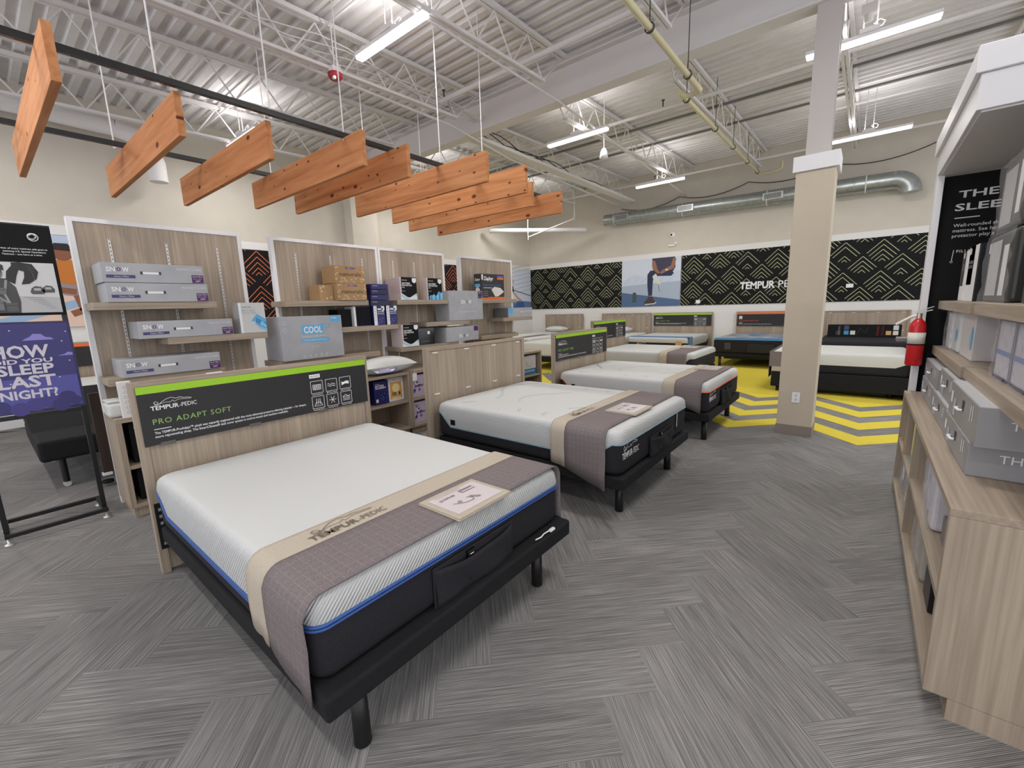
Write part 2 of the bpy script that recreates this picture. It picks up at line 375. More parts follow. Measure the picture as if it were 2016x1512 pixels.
def pierced(axis, c0, c1, a0, a1, cuts, name):  # unseen wall; its openings are added to admit soft fill daylight
    mb = MB()
    def bx(a, b, z0, z1):
        if axis == 'x': mb.box(c0, c1, a, b, z0, z1, WALL)
        else: mb.box(a, b, c0, c1, z0, z1, WALL)
    bx(a0, a1, -.1, .35); bx(a0, a1, 4.5, 5.7); e = a0
    for u, v in cuts: bx(e, u, .3501, 4.4999); e = v
    bx(e, a1, .3501, 4.4999); struct(mb.build(name))
GLASS = mat((230,236,236), .1, alpha=.08, name='added_window_glass')
pierced('x', XR, XR+.15, YF-.15, YB+.15, [(-4.2,-.4),(.4,4.4),(5.2,9.2),(9.8,13.2)], 'wall_right')
pierced('y', YF-.15, YF, XL, XR, [(-9.5,-5.6),(-4.8,-.9),(-.1,4.2)], 'wall_front')
FRM = mat((40,40,42), .4)
wi = 1  # windows out of view, added so daylight fills the room evenly
for ax, c, lst in (('x', XR+.07, [(-4.2,-.4),(.4,4.4),(5.2,9.2),(9.8,13.2)]), ('y', YF-.07, [(-9.5,-5.6),(-4.8,-.9),(-.1,4.2)])):
    for u, v in lst:
        fr = MB(); gl = MB(); mids = [u, (u+v)/2-.03, v-.06]
        for a in mids: (fr.box(c-.03, c+.03, a, a+.06, .36, 4.49, FRM) if ax == 'x' else fr.box(a, a+.06, c-.03, c+.03, .36, 4.49, FRM))
        (fr.box(c-.03, c+.03, u, v, .351, .41, FRM).box(c-.03, c+.03, u, v, 4.44, 4.499, FRM).box(c-.03, c+.03, u, v, 2.6, 2.66, FRM) if ax == 'x' else fr.box(u, v, c-.03, c+.03, .351, .41, FRM).box(u, v, c-.03, c+.03, 4.44, 4.499, FRM).box(u, v, c-.03, c+.03, 2.6, 2.66, FRM))
        (gl.add([(c,u+.06,.41),(c,v-.06,.41),(c,v-.06,4.44),(c,u+.06,4.44)],[(0,1,2,3)],GLASS) if ax == 'x' else gl.add([(u+.06,c,.41),(v-.06,c,.41),(v-.06,c,4.44),(u+.06,c,4.44)],[(0,1,2,3)],GLASS))
        f_ = struct(fr.build('added_window_%d' % wi)); gl.build('pane', f_); wi += 1
struct(MB().box(XL, XL+.32, 6.05, 6.75, 0, 4.59, WALL).build('wall_left_pilaster'))
# corrugated deck
mb = MB(); prof = []; y = YF-.1
while y < YB+.15:
    for dy, h in ((0, 0), (.075, 0), (.095, .05), (.165, .05), (.185, 0)): prof.append((y+dy, dz(y+dy)+h))
    y += .2
vs = [(XL-.1, y, z) for y, z in prof]+[(XR+.1, y, z) for y, z in prof]; n = len(prof)
mb.add(vs, [(i, i+1, n+i+1, n+i) for i in range(n-1)], DECK)
o = n+n
mb.add([(XL-.1,YF-.1,dz(YF)+.12),(XR+.1,YF-.1,dz(YF)+.12),(XR+.1,YB+.1,dz(YB)+.12),(XL-.1,YB+.1,dz(YB)+.12)], [(0,1,2,3)], DECK)
struct(mb.build('ceiling'))
# white lower wall with rail band
struct(MB().box(XL+.001, XR, YB-.02, YB-.0005, 0, 1.49, WALLW).build('trim_1'))
struct(MB().box(XL+.001, XR, YB-.03, YB-.0005, 2.95, 3.1, WALLW).build('trim_2'))
struct(MB().box(XL+.0005, XL+.02, YF, YB-.03, 0, 1.5, WALLW).box(XL+.0005, XL+.02, YF, YB-.03, 2.93, 3.08, WALLW).build('trim_3'))
# joist girder and steel
g = thing('steel_girder', 'deep white painted steel girder crossing the ceiling above the column', 'girder', (0, 6.1, 4.6))
MB().box(XL+.01, XR-.01, -.11, .11, 0, .02, STEEL).build('bottom_flange', g)
MB().box(XL+.01, XR-.01, -.008, .008, .0205, .47, STEEL).build('web', g)
MB().box(XL+.01, XR-.01, -.11, .11, .4705, .49, STEEL).build('top_flange', g)
def joist(x, y0, y1, label, group):
    t = thing('roof_joist', label, 'joist', (x, y0, dz(y0)-.06), 0, group); L = y1-y0; sl = .032
    zt = lambda y: sl*y
    for s in (-1, 1): MB().bar((s*.032, 0, 0), (s*.032, L, zt(L)), .045, .05, STEEL).build('top_chord', t)
    for s in (-1, 1): MB().bar((s*.025, .55, zt(.55)-.48), (s*.025, L-.55, zt(L-.55)-.48), .035, .035, STEEL).build('bottom_chord', t)
    mb = MB(); n = int((L-1.1)/.34); n += n % 2; st = (L-1.1)/n; y = .55
    pts = [(0, .05, zt(0)-.03)]+[(0, .55+i*st, zt(.55+i*st)-(.47 if i % 2 == 0 else .03)) for i in range(n+1)]+[(0, L-.05, zt(L)-.03)]
    for p, q in zip(pts[:-1], pts[1:]): mb.cyl(p, q, .011, STEEL, 8)
    mb.build('web_rods', t); return t
FX = [-8.8, -7.1, -5.42, -3.72, -2.0, -.3, 1.4, 3.1]; BX = [-9.3, -7.7, -6.1, -4.2, -2.38, -.5, 1.4, 3.2]
names = ['leftmost', 'second from left', 'third from left', 'fourth from left', 'fourth from right', 'third from right', 'second from right', 'rightmost']
for i, x in enumerate(FX): joist(x, YF+.01, 5.98, 'white open-web joist over the front bay, %s of the row' % names[i], 'roof joists over the front bay')
for i, x in enumerate(BX): joist(x, 6.22, YB-.01, 'white open-web joist behind the girder, %s of the row' % names[i], 'roof joists over the back bay')
for y, lb in ((3.2, 'thin bridging pipe across the joists above the wooden planks'), (9.0, 'thin bridging pipe across the joists midway to the back wall'), (11.3, 'thin bridging pipe across the joists near the back wall')):
    tag(MB().cyl((XL+.05, y, dz(y)-.13), (XR-.05, y, dz(y)-.13), .013, STEEL, 8).build('bridging_pipe'), lb, 'pipe')
tag(MB().tube([(-3.78,-4.9,4.5),(-3.78,5.9,4.56),(-4.15,11,4.6),(-4.3,13.58,4.62)], .017, STEEL).build('conduit'), 'thin white conduit running from above the long lamp to the back wall', 'conduit')
tag(MB().tube([(-5.58,-4.9,4.5),(-5.58,5.4,4.58),(-6.0,7.5,4.62),(-6.35,13.58,4.64)], .02, STEEL).build('conduit'), 'white conduit running past the red fire horn toward the back left corner', 'conduit')
# cable bundle drooping along the joist
mb = MB()
for k in range(5):
    pts = []
    for i in range(26):
        y = -3+i*.36; pts.append((-5.5+.04*k+.05*math.sin(i*.9+k), y, 4.72+.045*math.sin(i*1.3+k*1.1)+.02*k))
    mb.tube(pts, .008, STEEL, 6)
tag(mb.build('cable_bundle'), 'loose bundle of white cables lying along the joist beside the red horn', 'cables')
mb = MB(); DKC = mat((60,58,58), .6)
for k in range(4):
    pts = []
    for i in range(24):
        y = 6.3+i*.3; pts.append((-5.75-.03*k-.012*i+.04*math.sin(i*.8+k), y, 4.78+.05*math.sin(i*.9+k*1.4)-.01*k))
    mb.tube(pts, .009, DKC, 6)
tag(mb.build('cable_bundle'), 'dark bundle of cables sagging along a joist past the girder', 'cables')
mb = MB().box(-5.95, -5.72, 6.2, 13.2, 4.62, 4.635, STEEL).box(-5.95, -5.94, 6.2, 13.2, 4.635, 4.68, STEEL).box(-5.73, -5.72, 6.2, 13.2, 4.635, 4.68, STEEL)
tag(mb.build('cable_tray'), 'white steel cable tray behind the girder carrying dark cables', 'cable tray')
# black cable drooping along the top of the back wall
mb = MB(); pts = []
for i in range(61):
    x = -6.3+i*.12; s = (i % 15)/15*2-1; pts.append((x, 13.5, 4.50+.035*i*.12-.16*(1-s*s)+.05))
mb.tube(pts, .011, DKC, 6)
tag(mb.build('wall_cable'), 'dark cable hanging in shallow loops along the top of back wall', 'cable')
# sprinkler mains and drops
SPK = mat((70,66,60), .4)
def sprinkler(p, a, b, lb, heads, r=.035, col=STEEL):
    t = thing('sprinkler_pipe', lb, 'pipe', p)
    MB().cyl((0,0,0), (b[0]-p[0], b[1]-p[1], b[2]-p[2]), r, col).build('pipe', t)
    for h in heads:
        hh = MB().cyl((h[0]-p[0], h[1]-p[1], h[2]-p[2]+.0), (h[0]-p[0], h[1]-p[1], h[2]-p[2]+.09), .012, SPK, 8)
        hh.lathe([(.005,.0),(.03,.005),(.03,.012),(.006,.014)], SPK, (h[0]-p[0], h[1]-p[1], h[2]-p[2]+.09)).build('sprinkler_head', t)
sprinkler((-5.9,5.15,4.8), 0, (3,5.15,4.8), 'white sprinkler branch pipe just in front of the girder', [(-5.38,5.15,4.835),(-1.2,5.15,4.835)])
sprinkler((-9.8,8.0,4.86), 0, (4.9,8.0,4.86), 'white sprinkler pipe crossing the ceiling just behind the girder', [(-3.0,8.0,4.9),(-6.6,8.0,4.9)], .028)
sprinkler((-9.8,12.6,4.95), 0, (4.9,12.6,4.95), 'white sprinkler pipe along the ceiling close to back wall', [(-4.9,12.6,4.98),(-1.0,12.6,4.98)], .028)
for y0 in (9.4, 10.6):
    tag(MB().box(-9.5, 4.9, y0, y0+.05, dz(y0)-.12, dz(y0)-.085, mat((120,118,116), .5)).build('conduit_strut'), 'grey strut channel under the deck, %s of the two behind the girder' % ('nearer' if y0 < 10 else 'farther'), 'strut')
# yellow gas pipe
YP = mat((206,198,160), .45); HK = mat((50,46,40), .5)
t = thing('gas_pipe', 'pale yellow gas pipe running under the ceiling toward the duct', 'gas pipe', (-1.92, 0, 4.3))
MB().tube([(0,-4.8,0),(0,6.4,0)], .034, YP, 12).tube([(0,6.4,0),(-.06,6.46,.0),(-.16,6.46,.0),(-.22,6.4,0),(-.22,6.3,0)], .03, YP, 10).build('near_pipe', t)
MB().tube([(-.22,6.3,0),(-.48,13.15,.44)], .03, YP, 12).tube([(-.48,13.15,.44),(-.30,13.2,.45),(-.08,13.2,.46),(-.0,13.2,.5),(0,13.2,.66)], .035, YP, 10).build('far_pipe', t)
for y in (2.6, 4.7, 5.9): MB().lathe([(.042,-.012),(.05,-.012),(.05,.012),(.042,.012)], HK, (0,y,0), axis=1).cyl((0,y,.045),(0,y,dz(y)-4.36),.005,HK,6).build('pipe_hanger', t)
for y in (6.6, 8.3, 9.8, 11.4, 12.8):
    k = (y-6.3)/6.85
    MB().lathe([(.038,-.012),(.047,-.012),(.047,.012),(.038,.012)], HK, (-.22-.26*k,y,.44*k), axis=1).cyl((-.22-.26*k,y,.44*k+.042),(-.22-.26*k,y,dz(y)-4.36),.005,HK,6).build('pipe_hanger', t)
# galvanised duct
t = thing('air_duct', 'round galvanised air duct along the back wall with elbow end', 'duct', (-6.75, 13.3, 4.24))
D1 = Vector((7.0, 0, -.13))
MB().cyl((0,-.02,0), D1, .168, DUCT, 32, .185).build('duct_run', t)
DS = mat((210,214,214), .35, .6)
for k in range(1, 10):
    p = D1*(k/10.); MB().lathe([(.172+.0017*k,-.006),(.178+.0017*k,-.006),(.178+.0017*k,.006),(.172+.0017*k,.006)], DUCT, p, 32, 0).build('duct_seam', t)
for k in (.05, .35, .65, .93):
    p = D1*k; MB().box(p.x-.015,p.x+.015,p.y+.02,p.y+.285,p.z-.01,p.z+.01,STEEL).lathe([(.19,-.012),(.194,-.012),(.194,.012),(.19,.012)], STEEL, p, 32, 0).build('duct_bracket', t)
pts = [D1+Vector((.30*math.sin(a), .0, -.30*(1-math.cos(a)))) for a in [i*PI/2/8 for i in range(9)]]
MB().tube(pts, .187, DUCT, 28).build('duct_elbow', t)
for fx, col in ((.09, mat((170,174,174), .4)), (.365, DS), (.67, DS)):
    p = D1*fx; a = math.radians(28); nrm = Vector((0, -math.cos(a), -math.sin(a)*.25)).normalized()
    gm = MB(); R = .19
    c = p+Vector((0,-R,0))
    gm.box(c.x-.22, c.x+.22, c.y-.03, c.y+.06, c.z-.085, c.z+.085, col)
    gr = gm.build('grille', t, bevel=.004)
    sl = MB().box(c.x-.19, c.x+.19, c.y-.033, c.y-.029, c.z-.062, c.z+.062, mat((70,72,72), .5))
    for i in range(17): sl.box(c.x-.18+i*.0225, c.x-.172+i*.0225, c.y-.042, c.y-.0335, c.z-.062, c.z+.062, col)
    sl.build('louvres', gr)
# white duct on left wall
t = thing('white_duct', 'white painted round duct on left wall above the planks', 'duct', (-9.55, -4.8, 4.62))
MB().cyl((0,0,0),(0,5.2,0),.15,STEEL,24).cyl((0,5.2,0),(0,6.7,-.03),.12,STEEL,24).build('duct_run', t)
MB().tube([(0,6.7,-.03),(0,6.95,-.08),(0,7.12,-.22),(0,7.18,-.45),(0,7.18,-.75)], .13, STEEL, 20).build('duct_elbow', t)
t = thing('pipe_frame', 'white pipes on brackets high in the back left corner', 'pipes', (-9.2, 12.2, 4.0))
MB().cyl((-.5,-1.2,.05),(1.9,.8,.0),.07,STEEL,14).build('pipe', t)
MB().cyl((.6,-.6,-.22),(2.3,-.6,.1),.02,STEEL,8).cyl((2.3,-.6,.1),(2.3,-.6,.95),.012,STEEL,8).cyl((.6,-.6,-.3),(.6,-.6,1.4),.012,STEEL,8).cyl((2.3,-.6,.9),(2.3,-.6,1.4),.012,STEEL,8).build('hanger', t)
# red fire horn
RED = mat((150,26,44), .4)
t = thing('fire_horn', 'red ceiling fire horn strobe hanging from the cable bundle', 'fire alarm', (-5.28, 3.25, 4.44))
MB().lathe([(.0,-.05),(.06,-.045),(.085,-.02),(.085,.02),(.07,.03),(.0,.03)], RED, n=24).build('horn_body', t)
MB().box(-.05,.05,-.05,.05,.03,.09,STEEL).build('junction_box', t, bevel=.004)
MB().box(.03,.07,-.06,-.03,-.068,-.035,W_).build('strobe', t, bevel=.004)
MB().cyl((0,0,.09),(0,0,dz(3.25)-4.5),.008,STEEL,6).build('drop_rod', t)
# ceiling lights -------------------------------------------------
EM = mat((255,250,250), .5, emit=7.0, name='lit_diffuser')
def light(x, y, lb, rows):
    t = thing('strip_light', lb, 'ceiling light', (x, y, 4.5), 0, rows)
    MB().box(-.61,.61,-.05,.05,.035,.075,WHITE).build('housing', t, bevel=.004)
    MB().box(-.6,.6,-.045,.045,.0,.0345,EM).build('diffuser', t, bevel=.01)
    MB().box(-.09,.09,-.07,.07,.0755,.12,STEEL).cyl((-.06,0,.119),(-.06,0,dz(y)-4.47),.006,STEEL,6).cyl((.06,0,.119),(.06,0,dz(y)-4.47),.006,STEEL,6).build('mounting_bracket', t)
    MB().tube([(.05,0,.1),(.11,.04,.14),(.13,.07,.19),(.08,.08,.23),(.03,.06,.19),(.07,.03,.15)], .005, STEEL, 6).build('cable_loop', t)
    ld = bpy.data.lights.new('tube_light', 'AREA'); ld.shape = 'RECTANGLE'; ld.size = 1.15; ld.size_y = .09
    ld.energy = LAMP_W; ld.color = (1, .975, .96)
    lo = bpy.data.objects.new('tube_light', ld); COL.objects.link(lo); lo.parent = t; lo.location = (0, 0, -.012)
    l2 = ld.copy(); l2.energy = UP_W; l2.size_y = .05  # extra upward fill lamp, added to brighten the roof deck
    lu = bpy.data.objects.new('added_uplight', l2); COL.objects.link(lu); lu.parent = t; lu.location = (0, 0, .13); lu.rotation_euler = (PI, 0, 0)
    return t
LR = 'strip lights hung in rows under the joists'
LX = [-8.4, -4.29, -.24, 3.8]; LY = [-4.5, -.62, 3.33, 7.25, 11.2]
xn = ['row nearest the left wall', 'row over the planks aisle', 'row above the column', 'row at far right']
yn = ['rearmost behind viewer', 'just behind viewer', 'second in front', 'third in line behind girder', 'farthest near the back wall']
light(-4.29, 3.34, 'large glowing strip light above the planks, nearest one in view', LR)
light(-4.26, 7.26, 'glowing strip light just behind the girder, middle of the left row in view', LR)
light(-4.26, 11.27, 'smallest glowing strip light, closest to the duct on back wall', LR)
light(-.24, 7.0, 'glowing strip light partly hidden by the column, upper of the two on the right', LR)
light(-.24, 10.92, 'glowing strip light right of the column, lower of the two above the duct', LR)
for x, y, lb in ((-8.4,3.34,'strip light hidden behind the third plank near left wall'),(-8.4,7.3,'strip light behind the sixth plank near left wall'),(-8.4,11.2,'strip light behind the last plank near the back left corner'),(-8.4,-.62,'strip light beyond the left edge over the sign stand'),
    (-4.29,-.62,'strip light over the shop floor just behind the viewer on left'),(-.24,3.1,'strip light directly above the viewer in front of the girder'),(-.24,-.62,'strip light behind the viewer in the middle row'),(-4.29,-3.9,'strip light at the front wall in the left middle row'),(3.7,7.0,'strip light behind the right display unit past the girder'),(3.7,3.1,'strip light above the right display unit'),(3.7,-.62,'strip light at right rear of the shop')):
    light(x, y, lb, LR)
# small white ceiling devices
t = thing('wireless_access_point', 'white antenna box hanging beside the long strip light right of the column', 'access point', (-.25, 6.75, 4.66))
MB().box(-.07,.07,-.05,.05,0,.1,STEEL).build('box', t, bevel=.006)
MB().lathe([(.0,-.07),(.04,-.06),(.045,0)], STEEL).build('camera_dome', t)
MB().cyl((-.03,0,.1),(-.03,0,.22),.006,STEEL,6).cyl((.03,0,.1),(.03,0,.22),.006,STEEL,6).build('antenna', t)
t = thing('ceiling_speaker', 'small white cone speaker hanging right of the middle strip light', 'speaker', (-3.85, 7.5, 4.15))
MB().lathe([(.0,-.0),(.075,.01),(.06,.1),(.03,.16),(.0,.165)], W_).build('cone', t)
MB().cyl((0,0,.16),(0,0,dz(7.5)-4.2),.005,STEEL,6).build('cord', t)
# wall camera and horn on back wall
t = thing('dome_camera', 'small round white security camera high on the back wall', 'camera', (-4.7, YB, 3.58))
MB().lathe([(0,-.09),(.03,-.088),(.07,-.06),(.085,-.0)], W_, axis=1).build('housing', t)
MB().lathe([(0,-.105),(.02,-.102),(.032,-.085)], BLK, axis=1).build('lens', t)
t = thing('wall_siren', 'small white wall fixture under the security camera', 'siren', (-4.69, YB, 3.3))
MB().box(-.12,.1,-.05,0,-.05,.01,W_).build('body', t, bevel=.02)
MB().lathe([(0,-.09),(.035,-.085),(.045,-.03),(.045,0)], W_, (.1,0,.035), axis=1).build('lamp', t)
# column ---------------------------------------------------------
c = thing('support_column', 'square beige clad column with white cap and steel post above', 'column', (-.545, 6.13, 0))
COLM = noisy('column_paint', (196,184,164), (200,188,168), 3, .7)
MB().box(-.18,.175,-.18,.18,.0,2.955,COLM).build('clad_shaft', c, bevel=.004)
MB().box(-.186,.181,-.186,.186,.0,.115,mat((140,128,120), .6)).build('base_skirting', c, bevel=.002)
MB().box(-.21,.205,-.21,.21,2.956,3.115,WHITE).build('cap', c, bevel=.004)
POST = mat((190,184,180), .6)
MB().box(-.115,.105,-.1,-.085,3.116,4.597,POST).box(-.115,.105,.085,.1,3.116,4.597,POST).box(-.012,.002,-.085,.085,3.116,4.597,POST).build('steel_post', c)
op = MB().box(-.042,.038,-.188,-.1805,.39,.515,W_).build('outlet_plate', c, bevel=.002)
a = Art(); [a.rect(-.015,z,.011,z+.035,mat((222,222,222), .4),1) for z in (.41,.46)]
for z in (.41,.46): a.rect(-.009,z+.012,-.006,z+.026,BLK,2); a.rect(.002,z+.012,.005,z+.026,BLK,2)
a.build('sockets', op, (0,-.188,0), (1,0,0), (0,0,1))
# ------------------------------------------------ black chevron panels
CH = mat((182,188,142), .5); CHO = mat((222,116,72), .5)
def clip_seg(p, q, w, h):
    x0,y0,x1,y1 = p[0],p[1],q[0],q[1]; t0, t1 = 0., 1.; dx, dy = x1-x0, y1-y0
    for pp, qq in ((-dx, x0), (dx, w-x0), (-dy, y0), (dy, h-y0)):
        if abs(pp) < 1e-9:
            if qq < 0: return None
        else:
            r = qq/pp
            if pp < 0: t0 = max(t0, r)
            else: t1 = min(t1, r)
    if t0 >= t1: return None
    return (x0+t0*dx, y0+t0*dy), (x0+t1*dx, y0+t1*dy)
def chevrons(w, h, mt, off=0):
    a = Art(); P = .705
    j = 0; z = -.02
    while z < h+.7:
        for i in range(-1, int(w/P)+3):
            cx = i*P+(P/2 if j % 2 else 0)+off; k = (i*2+j*3+(1 if j % 2 else 0)) % 3
            seq = ((.29,0),(.245,.115),(.20,.225),(.135,.335),(.06,.43)) if k == 0 else (((.29,0),(.235,.105),(.12,.32),(.05,.41)) if k == 1 else ((.27,0),(.21,.105),(.15,.21),(.07,.31)))
            for arm, dn in seq:
                for sg in (-1, 1):
                    s = clip_seg((cx, z-dn), (cx+sg*arm, z-dn-arm), w, h)
                    if s: a.line(list(s), .0125, mt, 1)
        z += .355; j += 1
    return a
BW = 13.58
pn = thing('chevron_wall_panel', 'black panel of green chevrons left of the wall photo', 'wall panel', (-9.97, BW, 1.49))
MB().box(0, 3.68, -.02, .018, 0, 1.459, BLK).build('board', pn)
chevrons(3.68, 1.459, CH, .32).build('chevron_pattern', pn, (0,-.02,0), (1,0,0), (0,0,1))
pn = thing('chevron_wall_panel', 'long black panel of green chevrons with a large white brand name', 'wall panel', (-4.38, BW, 1.49))
MB().box(0, 5.62, -.02, .018, 0, 1.459, BLK).build('board', pn)
chevrons(5.62, 1.459, CH, .35).build('chevron_pattern', pn, (0,-.02,0), (1,0,0), (0,0,1))
a = Art(); a.text('TEMPUR', 0, 0, .19, W_, .03, width=.84); a.text('PEDIC', .92, 0, .19, W_, 0, width=.68)
lt = a.build('brand_lettering', pn, (1.61,-.03,.41), (1,0,0), (0,0,1)); sm = lt.modifiers.new('s', 'SOLIDIFY'); sm.thickness = .012
pn = thing('chevron_wall_panel', 'black panel of orange chevrons seen between the two largest shelf towers', 'wall panel', (XL+.02, 3.3, 1.5))
MB().box(0, .03, 0, 3.6, 0, 1.42, BLK).build('board', pn)
chevrons(3.6, 1.42, CHO, .64).build('chevron_pattern', pn, (.03,0,0), (0,1,0), (0,0,1))
pn = thing('chevron_wall_panel', 'black panel of orange chevrons seen through the gap between third and fourth towers', 'wall panel', (XL+.02, 7.2, 1.5))
MB().box(0, .03, 0, 3.9, 0, 1.42, BLK).build('board', pn)
chevrons(3.9, 1.42, CHO, .2).build('chevron_pattern', pn, (.03,0,0), (0,1,0), (0,0,1))
# wall photographs (flat prints)
SK = mat((150,104,80), .6); SKL = mat((196,150,120), .6)
pn = thing('wall_photo', 'photo print of a seated person tying a running shoe beside a green bottle', 'photo', (-6.28, BW, 1.49))
MB().box(0, 1.88, -.025, .018, 0, 1.459, mat((176,192,210), .5)).build('board', pn)
a = Art()
a.rect(0,.62,1.88,1.459,mat((206,214,226), .6),1); a.poly([(0,0),(1.88,0),(1.88,.18),(0,.46)],mat((78,104,140), .6),1)
a.poly([(0,.46),(1.88,.18),(1.88,.75),(0,.82)],mat((168,180,196), .6),2); a.poly([(0,.8),(.4,1.0),(.9,.9),(1.3,1.0),(1.88,1.05),(1.88,.74),(0,.66)],mat((196,206,220), .6),3)
for k in range(6): a.line([(.1+k*.28,.72),(.25+k*.28,.88),(.3+k*.28,.95)], .012, mat((168,180,198), .6), 4)
DN = mat((34,44,74), .6); TP = mat((62,58,80), .6)
a.poly([(1.0,1.459),(1.7,1.459),(1.72,1.15),(1.62,.98),(1.1,1.0),(1.02,1.15)],TP,5)
a.poly([(.86,.98),(.95,1.1),(1.25,1.08),(1.6,1.06),(1.68,.98),(1.6,.9),(1.2,.92),(1.04,.8),(1.02,.32),(.9,.32),(.86,.7)],DN,6)
a.poly([(1.0,1.40),(1.09,1.38),(1.18,1.12),(1.26,1.02),(1.2,.98),(1.1,1.06),(1.0,1.2)],SK,7); a.poly([(1.74,1.40),(1.64,1.42),(1.58,1.2),(1.34,1.1),(1.24,1.02),(1.3,.97),(1.45,1.04),(1.68,1.12)],SK,7)
a.poly([(1.02,.92),(1.12,1.0),(1.24,.82),(1.28,.66),(1.2,.66),(1.06,.8)],mat((210,212,206), .6),8); a.rect(.93,.27,1.0,.34,SK,7)
a.poly([(.78,.06),(.76,.12),(.88,.24),(.9,.3),(1.04,.3),(1.08,.2),(1.16,.12),(1.1,.06),(.95,.03)],mat((66,56,54), .6),8); a.line([(.8,.06),(1.1,.08),(1.16,.13)], .03, mat((216,214,210), .6), 9)
a.rect(.37,.14,.51,.38,mat((68,84,80), .6),8); a.rect(.39,.38,.49,.45,mat((60,74,70), .6),8); a.line([(1.2,.7),(1.24,.5),(1.27,.44)], .01, mat((60,60,70), .6), 8)
a.rect(1.42,1.07,1.5,1.11,mat((220,220,220), .5),9)
a.build('photo_print', pn, (0,-.025,0), (1,0,0), (0,0,1))
pn = thing('wall_photo', 'photo print of a runner in black shorts climbing steps, beside the corner', 'photo', (XL+.02, 11.2, 1.5))
MB().box(0,.03,0,2.32,0,1.42,mat((212,218,230), .5)).build('board', pn)
a = Art()
for k in range(7): a.line([(0,.35+k*.15),(2.3,.75+k*.15)], .014, mat((150,160,176), .6), 1)
a.line([(.2,.9),(2.3,.5)], .04, mat((110,120,140), .6), 2); a.poly([(0,0),(2.32,0),(2.32,.28),(1.2,.34),(0,.1)],mat((98,124,164), .6),2)
a.disc(1.0,1.22,.08,mat((170,120,84), .6),4); a.poly([(.9,1.14),(1.14,1.12),(1.2,.84),(1.02,.8)],mat((214,138,84), .6),4); a.line([(1.15,1.1),(1.28,1.0),(1.2,.9)], .05, SKL, 4); a.line([(.92,1.1),(.8,1.0)], .05, SKL, 4)
a.poly([(1.0,.84),(1.24,.84),(1.28,.66),(1.12,.6),(.98,.68)],BLK,5); a.line([(1.04,.66),(.9,.5),(.96,.3)], .08, SKL, 4); a.line([(1.2,.66),(1.5,.42),(1.74,.3)], .08, SKL, 4)
a.poly([(1.2,.02),(1.95,.02),(1.8,.3),(1.4,.26)],mat((58,94,150), .6),5)
a.build('photo_print', pn, (.03,0,0), (0,1,0), (0,0,1))
pn = thing('wall_photo', 'photo print of a crouching person in orange shirt, behind the sign stand', 'photo', (XL+.02, -.4, 1.5))
MB().box(0,.03,0,2.5,0,1.42,mat((186,202,222), .5)).build('board', pn)
a = Art(); a.poly([(0,0),(2.5,0),(2.5,.62),(0,.62)],mat((224,196,178), .6),1); a.line([(.4,0),(2.3,.62)], .12, mat((150,178,206), .6), 2); a.line([(1.6,0),(2.5,.2)], .1, mat((150,178,206), .6), 2)
a.poly([(1.22,1.0),(1.3,1.04),(1.62,1.05),(1.88,.9),(1.9,.72),(1.55,.66),(1.3,.7)],mat((196,118,46), .6),4); a.disc(1.47,1.15,.12,mat((140,88,62), .6),5); a.poly([(1.33,1.2),(1.4,1.3),(1.55,1.3),(1.61,1.18)],mat((40,30,26), .6),6)
a.poly([(1.3,.72),(1.9,.74),(2.05,.5),(1.9,.42),(1.4,.5)],mat((150,140,146), .6),3); a.line([(1.35,.9),(1.25,.6),(1.55,.55)], .09, mat((140,88,62), .6), 6); a.line([(1.55,.5),(1.6,.26),(1.45,.2)], .1, mat((140,88,62), .6), 4); a.disc(2.0,.36,.1,mat((176,90,44), .6),4)
a.build('photo_print', pn, (.03,0,0), (0,1,0), (0,0,1))
t = thing('wall_outlet', 'small white socket plate low on the chevron panel right of wall photo', 'outlet', (-3.87, BW-.022, 1.58))
MB().box(-.06,.06,-.012,0,-.04,.06,W_).build('plate', t, bevel=.003)
t = thing('wall_outlet', 'small white socket plate on the chevron panel right of the column', 'outlet', (-.35, BW-.022, 1.86))
MB().box(-.07,.07,-.03,0,-.04,.05,W_).build('plate', t, bevel=.003)

# ================================================================== wooden planks on two rails
BLKR = mat((14,14,15), .4)
PLK = [(-6.1,-3.58,.48,'rust stained pine plank hanging at far left, nearest one to the viewer'),
 (-6.47,-3.99,1.16,'stained pine plank with a few small knots, second of nine from the left'),
 (-6.41,-4.04,1.80,'orange stained plank, third from the left, above the second shelf tower'),
 (-6.04,-3.64,2.44,'long stained plank, fourth from the left, in front of the very knotty one'),
 (-6.0,-3.63,2.93,'very knotty dark-spotted plank, fifth of the nine hanging planks'),
 (-5.64,-3.19,3.60,'pale clear-grained plank, sixth from left, right of the knotty one'),
 (-5.71,-3.17,4.25,'warm orange plank, seventh from left, with a knot near its right end'),
 (-6.08,-3.52,4.85,'orange plank, eighth from left, mostly covered by the one in front'),
 (-6.1,-3.49,5.5,'last and farthest of the nine hanging stained planks')]
for x0, x1, y, lb in PLK:
    o = MB().box((x0-x1)/2, (x1-x0)/2, 0, .045, 0, .3, PINEK if y == 2.93 else PINE).build('wooden_plank', None, bevel=.003, loc=((x0+x1)/2, y, 2.9))
    tag(o, lb, 'plank', 'stained planks hanging from the two black rails')
